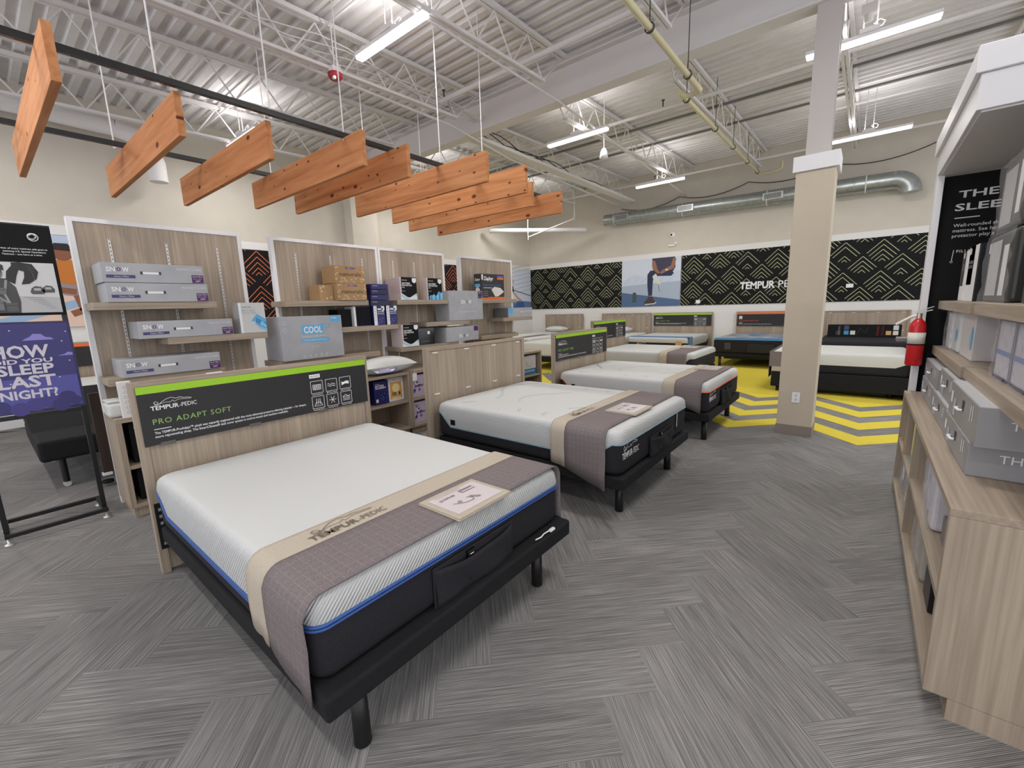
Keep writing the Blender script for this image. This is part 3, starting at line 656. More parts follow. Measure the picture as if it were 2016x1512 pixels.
for x, lb in ((-3.93, 'black slotted rail above the right ends of the hanging planks'), (-5.62, 'black slotted rail above the left ends of the hanging planks')):
    t = thing('hanging_rail', lb, 'rail', (x, -1.2, 3.201))
    MB().box(-.022,.022,0,6.95,0,.04,BLKR).build('rail', t)
    a = Art()
    for i in range(60): a.rect(-.008, .06+i*.115, .008, .11+i*.115, mat((120,120,122), .5), 1)
    a.build('slots', t, (0,0,0), (-1,0,0), (0,1,0))
    for y in ([2.26, 3.0, 3.65, 4.85, 5.57] if x > -4 else [2.3, 3.7, 5.0, 6.0]):
        MB().cyl((0,y,.04),(0,y,dz(y-1.2)-3.23),.006,STEEL,8).lathe([(.0,-.03),(.014,-.028),(.014,-.012),(.0,-.01)],STEEL,(0,y,0)).build('hanger_rod', t)

# ================================================================== beds
def rrect(x0, x1, y0, y1, r, n=6, m=14):
    """perimeter points of a rounded rectangle, evenly split sides"""
    P = []
    for cx, cy, a0 in ((x1-r,y1-r,0),(x0+r,y1-r,90),(x0+r,y0+r,180),(x1-r,y0+r,270)):
        arc = [(cx+r*math.cos(math.radians(a0+90*i/n)), cy+r*math.sin(math.radians(a0+90*i/n))) for i in range(n+1)]
        P.append(arc)
    out = []
    for k in range(4):
        out += P[k]; a, b = P[k][-1], P[(k+1) % 4][0]
        out += [(a[0]+(b[0]-a[0])*i/m, a[1]+(b[1]-a[1])*i/m) for i in range(1, m)]
    return out
def loft(mb, rings, mt, cap0=True, cap1=True):
    n = len(rings[0]); vs = [p for r in rings for p in r]
    fs = [(i*n+k, i*n+(k+1) % n, (i+1)*n+(k+1) % n, (i+1)*n+k) for i in range(len(rings)-1) for k in range(n)]
    mb.add(vs, fs, mt, True)
    if cap0: mb.add(rings[0], [tuple(range(n))[::-1]], mt, True)
    if cap1: mb.add(rings[-1], [tuple(range(n))], mt, True)
def mattress(x0, y0, L, W, z0, H, label, seam, cover=QUILT, base=BLACKF, foot=1, group=None, low=.11, dip=True, hi=.24, rz=0, lines=True):
    """local x runs from the head (0) to the foot (L); y from 0 to W"""
    t = thing('mattress', label, 'mattress', (x0, y0, z0), rz, group)
    r = .065; N = rrect(0, L, 0, W, r)
    def seamz(x, y):
        if not dip: return hi
        e = min(1, max(0, (L-x-.12)/.12)) if x > L/2 else min(1, max(0, (x-.05)/.14))
        return hi+(low-hi)*(e*e*(3-2*e)) if (y < .02 or y > W-.02 or True) and 0 < e else hi
    def inset(d, zf): return [(p[0]+(L/2-p[0])*d/(L/2), p[1]+(W/2-p[1])*d/(W/2), zf(p[0], p[1])) for p in N]
    cr = .03
    mb = MB(); loft(mb, [inset(.03, lambda x, y: 0), inset(.008, lambda x, y: .018), inset(.0, lambda x, y: .045), inset(.0, lambda x, y: seamz(x, y))], base, True, False)
    mb.build('lower_body', t)
    mb = MB(); rg = [inset(.0, lambda x, y: seamz(x, y)), inset(-.005, lambda x, y: seamz(x, y)+.35*(H-.055-seamz(x, y))), inset(-.0, lambda x, y: H-.055)]
    for a in (20, 40, 60, 75, 90):
        c, s = math.cos(math.radians(a)), math.sin(math.radians(a)); rg.append(inset(.052*(1-c)+.0, lambda x, y: H-.055+.05*s))
    rg += [inset(.16, lambda x, y: H-.004), inset(.35, lambda x, y: H)]
    loft(mb, rg, cover, False, True); mb.build('cover', t)
    if seam:
        pts = inset(-.003, lambda x, y: seamz(x, y)); mb = MB(); mb.tube(pts+pts[:1], .0065, seam, 6)
        if seam is BLUE: mb.tube([(a, b, c-.014) for a, b, c in pts+pts[:1]], .006, seam, 6)
        mb.build('piping', t)
    if lines:
        GL = mat((166,176,178), .9); mb = MB()
        for k in range(3):
            for dd in (0, .022):
                q = []
                for i in range(25):
                    u = i/24; q.append((L*(.12+.28*k)+.17*math.sin(u*6.5+k*2.1)+dd, .12+(W-.24)*u, H+.0002 if .22 < u < .78 else H-.003))
                for p, n_ in zip(q[:-1], q[1:]): mb.bar(p, n_, .007, .001, GL)
        mb.build('stitched_line', t)
    return t
BLUE = mat((52,86,150), .6); TEAL = mat((130,160,170), .7); ORG = mat((232,104,48), .6)
def base(x0, y0, L, W, label, group=None, rz=0, z0=.245, z1=.34, legs=None, ft=BASEF):
    t = thing('adjustable_bed_base', label, 'bed base', (x0, y0, 0), rz, group)
    rbox('platform', t, 0, L, 0, W, z0, z1, ft, .016, 4)
    rbox('inner_frame', t, .25, L-.25, .2, W-.2, z0-.07, z0-.001, BLACK, .01)
    for x, y in (legs or [(.15,.15),(.15,W-.15),(L-.08,.15),(L-.08,W-.18)]):
        MB().lathe([(0,0),(.027,0),(.033,.006),(.03,z0-.0005),(0,z0-.0005)], BLACK, (x,y,0)).build('leg', t)
    return t
FSM = ['Comfort', 'Feel', 'Moisture Wicking', 'Breathable Fabric', 'Cooling Cover', 'Pressure Relief']
def icon(a, k, x, y, s, c, t):
    a.frame(x, y, x+s, y+s, t, c, 2)
    m = s*.16
    if k == 0:
        for i in range(4): a.line([(x+m, y+s*(.3+.13*i)), (x+s-m, y+s*(.3+.13*i))], t*1.6, c, 3)
        for i in range(5): a.line([(x+m+i*(s-2*m)/4, y+s*.3), (x+m+i*(s-2*m)/4, y+s*.7)], t, c, 3)
    elif k == 1:
        for dy in (.42, .58): a.line([(x+m+i*(s-2*m)/8, y+s*(dy+.06*math.sin(i*1.6))) for i in range(9)], t*1.2, c, 3)
    elif k == 2:
        a.poly([(x+m,y+s*.3),(x+s*.5,y+s*.42),(x+s-m,y+s*.36),(x+s-m,y+s*.6),(x+s*.6,y+s*.66),(x+s*.35,y+s*.56),(x+m,y+s*.62)], c, 3)
    elif k == 3:
        a.line([(x+m,y+s*.2),(x+s*.3,y+s*.5),(x+s*.7,y+s*.5),(x+s-m,y+s*.2),(x+m,y+s*.2)], t, c, 3)
        for i in range(3): a.line([(x+s*(.35+.15*i),y+s*.3),(x+s*(.35+.15*i),y+s*.8)], t*1.2, c, 3)
    elif k == 4:
        for i in range(3):
            q = i*PI/3; a.line([(x+s/2-math.cos(q)*s*.32,y+s/2-math.sin(q)*s*.32),(x+s/2+math.cos(q)*s*.32,y+s/2+math.sin(q)*s*.32)], t*1.2, c, 3)
    else:
        for i in range(3): a.line([(x+m,y+s*(.25+.13*i)),(x+s-m,y+s*(.25+.13*i))], t*1.2, c, 3)
        a.line([(x+m,y+s*.55),(x+s*.45,y+s*.72),(x+s*.6,y+s*.58),(x+s-m,y+s*.62)], t*1.4, c, 3)
def headboard(x, y, wd, label, sign=None, rz=PI/2, group=None, clips=True, z1=1.226, small=False):
    """local x along the width, local -y faces the bed"""
    t = thing('headboard', label, 'headboard', (x, y, 0), rz, group)
    f = .045
    for a in (0, wd-f): MB().box(a, a+f, 0, .06, 0, z1, WZ).build('side_stile', t, bevel=.0015)
    MB().box(f, wd-f, .0, .06, z1-.03, z1, WX).build('top_rail', t, bevel=.0015)
    MB().box(f, wd-f, .014, .05, .02, z1-.0305, WZ).build('panel', t)
    CL = mat((226,216,206), .5)
    if clips and not sign:
        for i in range(4):
            xx = .12+i*(wd-.24)/3
            for zz_ in (z1-.06, z1-.48): MB().box(xx-.035, xx+.035, .004, .0135, zz_, zz_+.014, CL).build('sign_clip', t)
    if sign:
        title, col, colt, body = sign; h = .365; sw = wd-.05; X0 = .025; Z0 = z1-.393
        sp = MB().box(X0, X0+sw, -.008, -.0005, Z0, Z0+h, DGS).build('sign_panel', t)
        a = Art(); a.rect(0, h-.045, sw, h, col, 1)
        if small: a.rect(.05, .19, .13, .27, W_, 2); a.ring(.09, .23, .03, .008, BLK, 3)
        else: tempur(a, .055, .215, .235, .026, W_, .02)
        a.text(title, .055, .128, .034, colt, .004, l=2, spacing=1.15)
        a.rect(.055, .095, .14, .099, W_, 2)
        a.text(body[0], .055, .067, .0155, W_, .012, width=.93 if len(body[0]) > 40 else None); a.text(body[1], .055, .044, .0155, W_, .012, width=.79 if len(body[1]) > 40 else None)
        a.rect(sw-.49, .268, sw-.405, .296, W_, 2); a.text('FEATURES', sw-.482, .276, .011, DG, .01, width=.068, l=3)
        for k in range(6):
            ix, iy = sw-.485+.12*(k % 3), (.147 if k < 3 else .026)
            icon(a, k, ix, iy, .095, W_, .003); a.text(FSM[k], ix+.048, iy-.016, .009, W_, .01, width=.085, align='c')
        a.build('sign_print', sp, (X0,-.008,Z0), (1,0,0), (0,0,1))
        for xx in (.1, .6, 1.1): MB().box(xx, xx+.075, -.0105, -.0085, Z0-.01, Z0+.012, mat((96,90,86), .3)).build('sign_clip', t)
    return t
DGS = mat((36,35,36), .55, name='charcoal_sign')
GS = lambda ttl, body: (ttl, G_, GT, body)
BODY = ('The TEMPUR-ProAdapt™ plush was expertly engineered with the most advanced pressure-relieving material — for deeper,', 'more rejuvenating sleep. The SmartClimate® dual cover system is cool-to-touch and machine-washable.')
def runner(y0, W, label, z_bot=(.36,.28), xb=(-1.80,-1.645,-1.335), right=(.30,.30), topz=.694, ltr=True, side=.012, beige_first=True, wav=True, grey=PLAID):
    t = thing('bed_runner', label, 'bed runner', (0, y0, 0), 0, 'mauve and beige bed runners')
    yl, yr = -side-.004, W+side+.004; R = .07
    def prof(zl, zr):
        P = [(yl, zl), (yl, zl+(topz-R-zl)*.33), (yl, zl+(topz-R-zl)*.66), (yl, topz-R)]
        P += [(yl+R*(1-math.cos(math.radians(a))), topz-R+R*math.sin(math.radians(a))) for a in (15,30,45,60,75,90)]
        P += [(yl+R+(yr-yl-2*R)*i/8, topz) for i in range(1, 8)]
        P += [(yr-R+R*math.sin(math.radians(a)), topz-R+R*math.cos(math.radians(a))) for a in (0,15,30,45,60,75,90)]
        P += [(yr, zr+(topz-R-zr)*f) for f in (.66,.33,0)]
        return P
    def strip(name, xa, xc, za, zc, ra, rc, mt):
        n = 7; vs = []; m = None
        for i in range(n+1):
            u = i/n; P = prof(za+(zc-za)*u, ra+(rc-ra)*u); m = len(P)
            for k, (py, pz) in enumerate(P):
                hang = k < 4 or k > m-4; d = .0
                if hang and wav: d = .006*math.sin(u*5+pz*9)
                sx = 0
                vs.append((xa+(xc-xa)*u+sx, py-(abs(d) if k < 4 else -abs(d)), pz))
        fs = [(i*m+k, i*m+k+1, (i+1)*m+k+1, (i+1)*m+k) for i in range(n) for k in range(m-1)]
        o = MB().add(vs, fs, mt, True).build(name, t)
        s = o.modifiers.new('s', 'SOLIDIFY'); s.thickness = .006; s.offset = 1
        return o
    x0, x1, x2 = xb
    strip('beige_band', x0, x1, z_bot[0]+.02, z_bot[0], right[0], right[0], BEIGEF)
    gb = strip('linen_band', x1, x2, z_bot[0]-.005, z_bot[1], right[0], right[1], grey)
    if ltr:
        BR = mat((104,92,80), .8)
        a = Art(); tempur(a, 0, 0, .36, .042, BR, .02)
        ob = a.build('brand_lettering', t, (x1-.028, .19, topz+.0035), (0,1,0), (-1,0,0), base=.005)
    return t
def card(x, y, z, label, rz=0):
    t = thing('price_card', label, 'price card', (x, y, z), rz, 'price cards on the bed runners')
    MB().box(-.14,.14,-.18,.18,0,.008,BEIGEF).build('felt_board', t, bevel=.003)
    MB().box(-.138,.138,-.178,.178,.0085,.014,BEIGEF).build('upper_board', t, bevel=.002)
    s = MB().box(-.105,.105,-.15,.15,.0145,.0165,mat((208,200,202), .25)).build('card_sleeve', t)
    a = Art(); K = mat((120,108,108), .6)
    a.text('$1399.00', .03, .045, .018, K, .02); a.rect(.165, .04, .255, .075, K, 1); a.rect(.17,.045,.25,.058,mat((190,182,184), .5),2)
    a.line([(.05,-.015),(.1,-.05),(.15,-.055),(.17,-.02),(.14,-.01)], .004, K, 2); a.line([(.15,-.02),(.19,-.055),(.2,-.05),(.165,-.01)], .005, K, 2); a.disc(.09,-.02,.012,mat((150,140,140), .5),2)
    for i in range(3): a.line([(.03,.085+i*.008),(.2,.085+i*.008)], .0015, mat((165,155,155), .5), 1)
    a.build('card_print', s, (.0,-.15,.0165), (0,1,0), (-1,0,0))
    return t
def pocket(x, y0, y1, z0, z1, label, skew=0):
    t = thing('remote_pocket', label, 'pocket', (x, y0, 0))
    mb = MB(); w_ = y1-y0; n = 10; vs = []
    for j in range(7):
        for i in range(n+1):
            u, v = i/n, j/6; z = z0+(z1-z0)*v-.02*math.sin(u*PI)*v+skew*u
            d = .016+.022*math.sin(u*PI)*(.4+.6*v)+.006*math.sin(u*11+v*5)
            vs.append((d, u*w_, z))
    m_ = n+1
    fs = [(j*m_+i, j*m_+i+1, (j+1)*m_+i+1, (j+1)*m_+i) for j in range(6) for i in range(n)]
    mb.add(vs, fs, BLACKF, True)
    o = mb.build('pouch', t); s = o.modifiers.new('s', 'SOLIDIFY'); s.thickness = .008; s.offset = -1
    MB().box(.003, .009, -.01, w_+.01, z0, z1+.012, BLACKF).build('back_flap', t, bevel=.003)
    MB().box(.010,.026, w_*.36, w_*.36+.045, z1-.13, z1+.008, mat((20,20,22), .25)).box(.0265,.0275, w_*.36+.012, w_*.36+.034, z1-.012, z1-.008, W_).build('remote', t, bevel=.003)
    return t
HX = -3.31; MX = -3.27; ML = 1.985
hbY = [.517, 2.745, 5.02]
headboard(HX, hbY[0], 1.57, 'laminate headboard with lime striped black sign reading PRO ADAPT SOFT', GS('PRO ADAPT SOFT', BODY))
headboard(HX, hbY[1], 1.58, 'bare laminate headboard with small pale clips and no sign', None)
headboard(HX, hbY[2], 1.58, 'laminate headboard with lime striped black sign reading PRO ADAPT FIRM', GS('PRO ADAPT FIRM', ('The TEMPUR-ProAdapt™ firm', 'was expertly engineered with the most advanced pressure-relieving material — for deeper, more rejuvenating sleep.')))
brk = thing('mounting_plate', 'black slotted metal plate on the lower left corner of nearest headboard', 'bracket', (HX+.001, .53, .17))
MB().box(0,.012,0,.085,0,.3,BLACK).box(.0125,.06,.045,.05,0,.3,BLACK).build('plate', brk)
a = Art()
for i in range(6): a.rect(.016,.025+i*.045,.03,.045+i*.045,mat((150,148,146), .5),1); a.rect(.056,.02+i*.045,.068,.04+i*.045,mat((150,148,146), .5),1)
a.build('slots', brk, (.012,0,0), (0,1,0), (0,0,1))
base(-3.25, .535, 1.985, 1.53, 'black adjustable bed base under the nearest mattress with blue piping', legs=[(.15,.15),(.15,1.38),(1.915,.149),(1.895,1.304)])
base(-3.25, 2.79, 1.985, 1.53, 'black adjustable bed base under the second bed, before the bare headboard', legs=[(.15,.15),(.15,1.38),(1.88,.175),(1.877,1.247)])
base(-3.25, 5.05, 1.985, 1.53, 'black adjustable bed base under the mattress with orange piping', legs=[(.15,.15),(.15,1.38),(1.90,.145),(1.855,1.44)])
M1 = mattress(MX+.005, .545, 1.94, 1.50, .341, .330, 'white and black foam mattress with blue piping, nearest bed', BLUE, hi=.222, lines=False)
M2 = mattress(MX+.005, 2.80, 1.975, 1.50, .346, .345, 'white and black mattress with grey piping, second bed from the viewer', TEAL, cover=QUILT2)
M3 = mattress(MX+.005, 5.06, 1.975, 1.50, .346, .345, 'white and black mattress with orange piping, third bed from the viewer', ORG, cover=QUILT2)
runner(.545, 1.50, 'beige and mauve runner across the foot of the nearest bed', topz=.674)
runner(2.80, 1.50, 'beige and mauve runner across the foot of the second bed', (.34,.22), (-1.88,-1.75,-1.40))
runner(5.06, 1.50, 'beige and mauve runner across the mattress with orange piping', (.45,.34), (-1.80,-1.66,-1.36), ltr=False)
card(-1.44, 1.385, .6805, 'beige price card with sleeve on the runner of nearest bed')
card(-1.51, 3.44, .7005, 'beige price card with sleeve on the second bed runner')
card(-1.58, 6.17, .7005, 'beige price card with sleeve on the third bed runner')
pocket(-1.322, 1.06, 1.57, .341, .515, 'black fabric remote pocket on the foot of the nearest mattress')
pocket(-1.282, 3.34, 3.84, .345, .51, 'black fabric remote pocket on the foot of the second mattress')
pocket(-1.282, 5.6, 6.1, .345, .53, 'black fabric remote pocket on the foot of the third mattress')
for y, lb in ((2.83, 'second'), (5.10, 'third')):
    a = Art(); tempur(a, 0, 0, .3, .05, W_, .02)
    adopt(a.build('printed_logo', None, (-1.2895, y, .47), (0,1,0), (0,0,1)), M2 if lb == 'second' else M3)
adopt(MB().box(-1.29,-1.285,3.98,4.025,.42,.59,BLK).box(-1.2845,-1.283,3.995,4.007,.45,.58,W_).build('care_label', None), M2)
adopt(MB().box(-3.06,-3.005,2.787,2.7945,.485,.535,BLK).build('side_label', None), M2)
adopt(MB().box(-3.06,-3.005,5.047,5.0545,.485,.535,BLK).build('side_label', None), M3)
t = thing('cable_connector', 'small white plug and cable end lying on the nearest bed base', 'plug', (-1.285, 1.76, .3455))
MB().box(.0,.02,.10,.145,.0,.014,W_).build('plug', t, bevel=.004); MB().tube([(.005,.1,.007),(.0,.06,.006),(.008,.02,.006),(.0,-.02,.006)], .004, W_, 6).build('cord', t)
# beds farther back
headboard(-4.27, 7.9, 1.55, 'laminate headboard with black sign reading HYBRID, behind the PRO ADAPT FIRM one', GS('PRO ADAPT HYBRID', ('TEMPUR-PEDIC', 'The ultimate blend of premium material and spring coils for a cushiony, responsive feel and support.')), z1=1.27)
base(-4.2, 7.95, 1.9, 1.5, 'black bed base with runner bed above, fourth in the row')
mattress(-4.22, 7.95, 1.92, 1.5, .346, .345, 'white and black mattress, fourth in the row behind orange-piped one', None, lines=False, low=.08)
r = runner(7.95, 1.50, 'beige and mauve runner on the fourth bed in the row', (.42,.34), (-2.92,-2.77,-2.42), ltr=False)
card(-2.65, 8.9, .7005, 'price card on the runner of the fourth bed')
# back wall beds: heads against the wall, feet toward viewer (local x from head to foot = -Y)
def back_hb(xl, xr, label, sign=None, z1=1.28, small=False):
    return headboard(xl, 13.48, xr-xl, label, sign, rz=0, z1=z1, small=small)
back_hb(-9.28, -7.7, 'plain laminate headboard on back wall nearest the left corner', z1=1.29)
back_hb(-6.95, -5.25, 'plain laminate headboard on back wall below the wall photo', z1=1.29)
back_hb(-5.17, -3.42, 'back wall headboard with lime striped sign reading LUXE ADAPT FIRM', GS('LUXE ADAPT FIRM', ('TEMPUR-LUXEadapt™ firm is designed to deliver our firm feel', 'with the best in pressure relief and a cool-to-touch cover')), z1=1.285)
back_hb(-2.8, -1.1, 'back wall headboard with orange striped sign reading ASHCREEK MEDIUM', ('ASHCREEK MEDIUM', OR_, mat((196,70,60), .5), ('MEDIUM', 'Relax in comfort and support on this classic innerspring mattress')), z1=1.285, small=True)
back_hb(-.79, .82, 'plain laminate headboard on back wall right of the column', z1=1.27)
GLOSS = mat((222,222,216), .8)
def back_bed(xl, W, yhead, L, lb, base_lb, cover=QUILT, lower=BLACKF, H=.335, **k):
    base(xl, yhead, L, W, base_lb, rz=-PI/2)
    return mattress(xl, yhead, L, W, .346, H, lb, k.get('seam'), cover, lower, rz=-PI/2, lines=False, low=k.get('low', .12), hi=k.get('hi', .24), dip=k.get('dip', True))
WC = noisy('white_knit', (200,201,197), (208,209,205), 90, .9)
back_bed(-9.2, 1.5, 13.44, 2.0, 'white mattress under the pillow nearest the back left corner', 'bed base nearest the back left corner', WC, WC)
back_bed(-6.85, 1.5, 13.44, 2.0, 'white mattress below the wall photo, partly hidden by the HYBRID sign', 'bed base below the wall photo', WC, WC)
M4 = back_bed(-5.1, 1.6, 13.44, 2.0, 'cream mattress with blue folded runner before the LUXE ADAPT FIRM headboard', 'black bed base under the cream mattress with blue runner', QUILT, BLACKF, hi=.2, low=.1)
M5 = back_bed(-2.86, 1.55, 13.44, 2.0, 'dark sided mattress covered with blue and grey printed cloth', 'black bed base under the blue printed mattress cover', BLACKF, BLACKF)
back_bed(-.75, 1.5, 13.44, 1.95, 'black mattress before the headboard right of the column', 'black bed base right of the column against back wall', BLACKF, BLACKF)
# blue runner on luxe bed
t = thing('bed_runner', 'blue runner with tan leg strap across the cream mattress at back', 'bed runner', (0,0,0))
BLF = noisy('blue_cloth', (92,128,168), (104,142,184), 90, .9)
MB().box(-5.125,-3.475,11.55,11.85,.684,.692,BLF).box(-3.478,-3.470,11.55,11.85,.42,.6835,BLF).build('cloth', t, bevel=.002)
MB().box(-3.78,-3.62,11.428,11.435,.42,.6,mat((196,150,110), .8)).build('tan_band', t)
a = Art(); tempur(a, 0, 0, .3, .045, W_, .02); adopt(a.build('printed_logo', None, (-4.85, 11.4335, .45), (1,0,0), (0,0,1)), M4)
# ashcreek cover cloth
t = thing('mattress_cover_cloth', 'bright blue edged grey printed cloth on the ASHCREEK mattress', 'cloth', (-2.86, 11.44, .682))
mb = MB(); CBL = mat((74,150,206), .6)
mb.box(.02,1.53,.02,1.9,.001,.008,mat((150,158,170), .7)).build('cloth', t); MB().box(.02,1.53,-.008,.0195,-.022,.008,CBL).build('blue_edge', t, bevel=.003)
a = Art(); random.seed(3)
for i in range(26):
    x, y = random.uniform(.05, 1.35), random.uniform(.1, 1.5); a.poly([(x,y),(x+random.uniform(.1,.3),y+.05),(x+random.uniform(.1,.25),y+random.uniform(.12,.25)),(x-.05,y+.15)], random.choice([CBL, mat((196,198,204), .7), mat((120,130,146), .7), mat((170,150,150), .7)]), 1+i*.5)
a.rect(.02,.02,1.53,.12,CBL,16)
a.build('cloth_print', t, (0,0,.008), (1,0,0), (0,1,0))
adopt(rbox('foot_label', None, -2.6,-2.46,11.429,11.435,.43,.59,mat((60,60,62), .5),.002), M5)
t = thing('remote_pocket', 'black pocket hanging on the foot of the ASHCREEK mattress', 'pocket', (-2.1, 11.42, .37))
rbox('pouch', t, 0,.55,0,.015,0,.2,BLACK,.004)
# display board of foam samples on black bed
t = thing('sample_display', 'long black display board with spring and foam samples on the black mattress', 'display', (-.66, 12.8, .684))
MB().box(0,1.32,.0,.06,.0,.28,BLK).build('board', t, bevel=.003)
a = Art()
for x, c in ((.06,(50,50,52)),(.21,(70,150,190)),(.33,(214,214,206)),(.96,(206,170,110)),(1.08,(222,216,204))): 
    a.rect(x+.1,.05,x+.19,.14,mat(c, .6),1)
    if x in (.21, 1.08): a.rect(x+.1,.16,x+.19,.26,mat((60,72,110) if x < 1 else (210,212,212), .6),1)
for x, c in ((.2,(160,160,160)),(.9,(170,40,40)),(.98,(140,30,30))):
    for i in range(8): a.line([(x,.04+i*.027),(x+.04,.054+i*.027)], .006, mat(c, .5), 2)
a.line([(.55,.05),(.6,.2),(.7,.1),(.75,.22)], .008, mat((60,60,62), .6), 2)
a.build('samples', t, (0,0,0), (1,0,0), (0,0,1))
# bed behind the column: head at +X, foot with runner toward -X
base(.62, 10.25, 1.82, 1.53, 'black storage bed base behind and right of the column', rz=PI, z0=.09, z1=.36, legs=[(.2,.15),(.2,1.3),(1.72,.12),(1.72,1.4)])
mattress(.62, 10.25, 1.84, 1.5, .361, .345, 'white mattress on black base behind and right of the column', None, WC, BLACKF, rz=PI, lines=False, low=.14, hi=.2)
t = thing('headboard', 'tall charcoal headboard at right end of the bed behind the column', 'headboard', (.65, 8.68, 0))
MB().box(0,.07,0,1.62,0,.86,BASEF).build('panel', t, bevel=.02)
t = thing('bed_runner', 'mauve and beige runner hanging over the foot of bed behind the column', 'bed runner', (0,0,0))
MB().box(-1.02,-.72,8.735,10.26,.708,.716,PLAID).box(-1.02,-.72,8.727,8.7345,.3,.708,PLAID).build('linen_band', t, bevel=.002)
MB().box(-1.2,-1.03,8.727,8.7345,.24,.44,BEIGEF).box(-1.245,-1.238,8.74,10.2,.24,.70,PLAID).box(-1.238,-1.03,8.727,8.7345,.44,.7,PLAID).build('folded_end', t, bevel=.002)
# beds seen through the gap right of the shelf towers and left wall beds
base(-4.95, 10.45, 2.05, 1.5, 'black bed base seen through the gap beside the fourth shelf tower', rz=PI)
mattress(-4.95, 10.45, 2.05, 1.48, .346, .345, 'white mattress seen through the gap beside the fourth shelf tower', None, WC, WC, rz=PI, lines=False)
t = thing('bed_runner', 'mauve runner on the grey sided mattress beyond the gap', 'bed runner', (0,0,0))
MB().box(-7.9,-7.6,9.77,11.3,.717,.725,PLAID).box(-7.9,-7.6,9.762,9.77,.42,.717,PLAID).build('linen_band', t, bevel=.002)
base(-9.7, 9.8, 2.35, 1.5, 'black base under the grey sided mattress beyond the gap')
GSID = noisy('grey_side_fabric', (134,146,146), (150,160,158), 90, .9)
mattress(-9.7, 9.8, 2.4, 1.5, .37, .345, 'grey sided white mattress beyond the gap near the back left corner', None, WC, GSID, lines=False, hi=.27, low=.27, dip=False)
t = thing('remote_pocket', 'black pocket on the side of the grey sided mattress', 'pocket', (-8.5, 9.78, .4)); rbox('pouch', t, 0,.4,0,.015,0,.27,BLACK,.005)
t = thing('tissue_box', 'small dark stacked box on the grey sided mattress', 'box', (-8.9, 10.6, .7155)); rbox('box', t, 0,.3,0,.2,0,.05,mat((60,62,66), .5),.004); rbox('lid', t, .0,.3,0,.2,.052,.11,mat((60,62,66), .5),.004)
hw = headboard(-9.9, .3, 1.6, 'headboard on left wall with orange striped sign, seen behind the sign stand', ('ASHCREEK FIRM', OR_, OR_, ('COMFORT', 'Enjoy the support of this hybrid')), rz=PI/2, z1=1.25, small=True)
base(-9.8, .35, 2.0, 1.5, 'black bed base at the left wall behind the sign stand')
mattress(-9.82, .35, 2.02, 1.5, .346, .345, 'white mattress at the left wall behind the sign stand', None, WC, WC, lines=False)
t = thing('recliner_base', 'black raised adjustable base with casters behind the sign stand', 'bed base', (-7.3, .2, 0))
MB().box(0,1.5,0,1.5,.3,.5,BASEF).build('platform', t, bevel=.03)
MB().add([(0,.0,.5),(0,1.5,.5),(.9,1.5,.5),(.9,0,.5),(.02,0,.82),(.02,1.5,.82)], [(0,1,5,4),(3,4,5,2),(0,4,3),(1,2,5),(0,3,2,1)], BASEF).build('raised_back', t, bevel=.01)
for x, y in ((.15,.15),(.15,1.35),(1.35,.15),(1.35,1.35)): MB().cyl((x,y,.0501),(x,y,.2995),.025,BLACK,12).build('leg', t); MB().cyl((x-.015,y,.03),(x+.015,y,.03),.03,mat((200,200,196), .5),14).build('caster', t)
def pillow(x, y, z, sx, sy, h, label, rz=0, band=None):
    t = thing('pillow', label, 'pillow', (x, y, z), rz)
    n, m_ = 20, 16; vs = []
    def P(u, v, s):
        e = max(0, (1-abs(u)**2.6)*(1-abs(v)**2.6)); k = 1-.12*(1-abs(u))*abs(v)**2 - .12*(1-abs(v))*abs(u)**2
        return (u*sx/2*k, v*sy/2*k, h/2+s*h/2*e**.45)
    mb = MB()
    for s in (1, -1):
        vs = [P(-1+2*i/n, -1+2*j/m_, s) for i in range(n+1) for j in range(m_+1)]
        mb.add(vs, [(i*(m_+1)+j, (i+1)*(m_+1)+j, (i+1)*(m_+1)+j+1, i*(m_+1)+j+1) for i in range(n) for j in range(m_)], WC, True)
    mb.build('pillow_body', t)
    if band:
        a = Art(); a.poly([(0,.0),(.04,.035),(.26,.035),(.30,0),(.26,-.035),(.04,-.035)], LAV, 1); a.poly([(.02,.0),(.05,.026),(.25,.026),(.28,0),(.25,-.026),(.05,-.026)], W_, 2); a.rect(.07,-.03,.23,.03,LAV,3); a.text('SoftCell', .085, -.012, .022, W_, .01, l=4)
        a.build('paper_band', t, band, (1,0,0) , (0,.35,1))
    return t
pillow(-8.5, 13.05, .685, .75, .4, .2, 'white pillow on the bed nearest the back left corner')
pillow(-6.1, 13.05, .685, .75, .42, .2, 'white pillow on the bed below the wall photo')

# ================================================================== shelf towers (front faces +X)
TX = -4.95
SLT = mat((200,196,190), .35, .4)
def tower(y0, y1, label, shelves):
    t = thing('shelf_tower', label, 'shelf tower', (TX, y0, 0), 0, 'white framed laminate shelf towers'); W = y1-y0
    MB().box(-.075,.0,0,.035,0,2.41,WHITE).box(-.075,.0,W-.035,W,0,2.41,WHITE).box(-.075,.0,.035,W-.035,2.375,2.41,WHITE).build('white_frame', t, bevel=.002)
    MB().box(-.06,-.006,.0355,W-.0355,.0,2.374,WZ).build('back_panel', t)
    for f in (.19, .5, .82):
        y = W*f; a = Art(); o = MB().box(-.0055,.001,y-.009,y+.009,.85,2.26,SLT).build('slotted_standard', t)
        for i in range(44): a.rect(-.0025,.02+i*.032,.0025,.035+i*.032,DG,1)
        a.build('slots', o, (.001,y,.85), (0,1,0), (0,0,1), base=.0002)
    for a_, b_, z in shelves:
        s = MB().box(.004,.35,a_-y0,b_-y0,z-.058,z,WY).build('shelf', t, bevel=.0015)
    return t
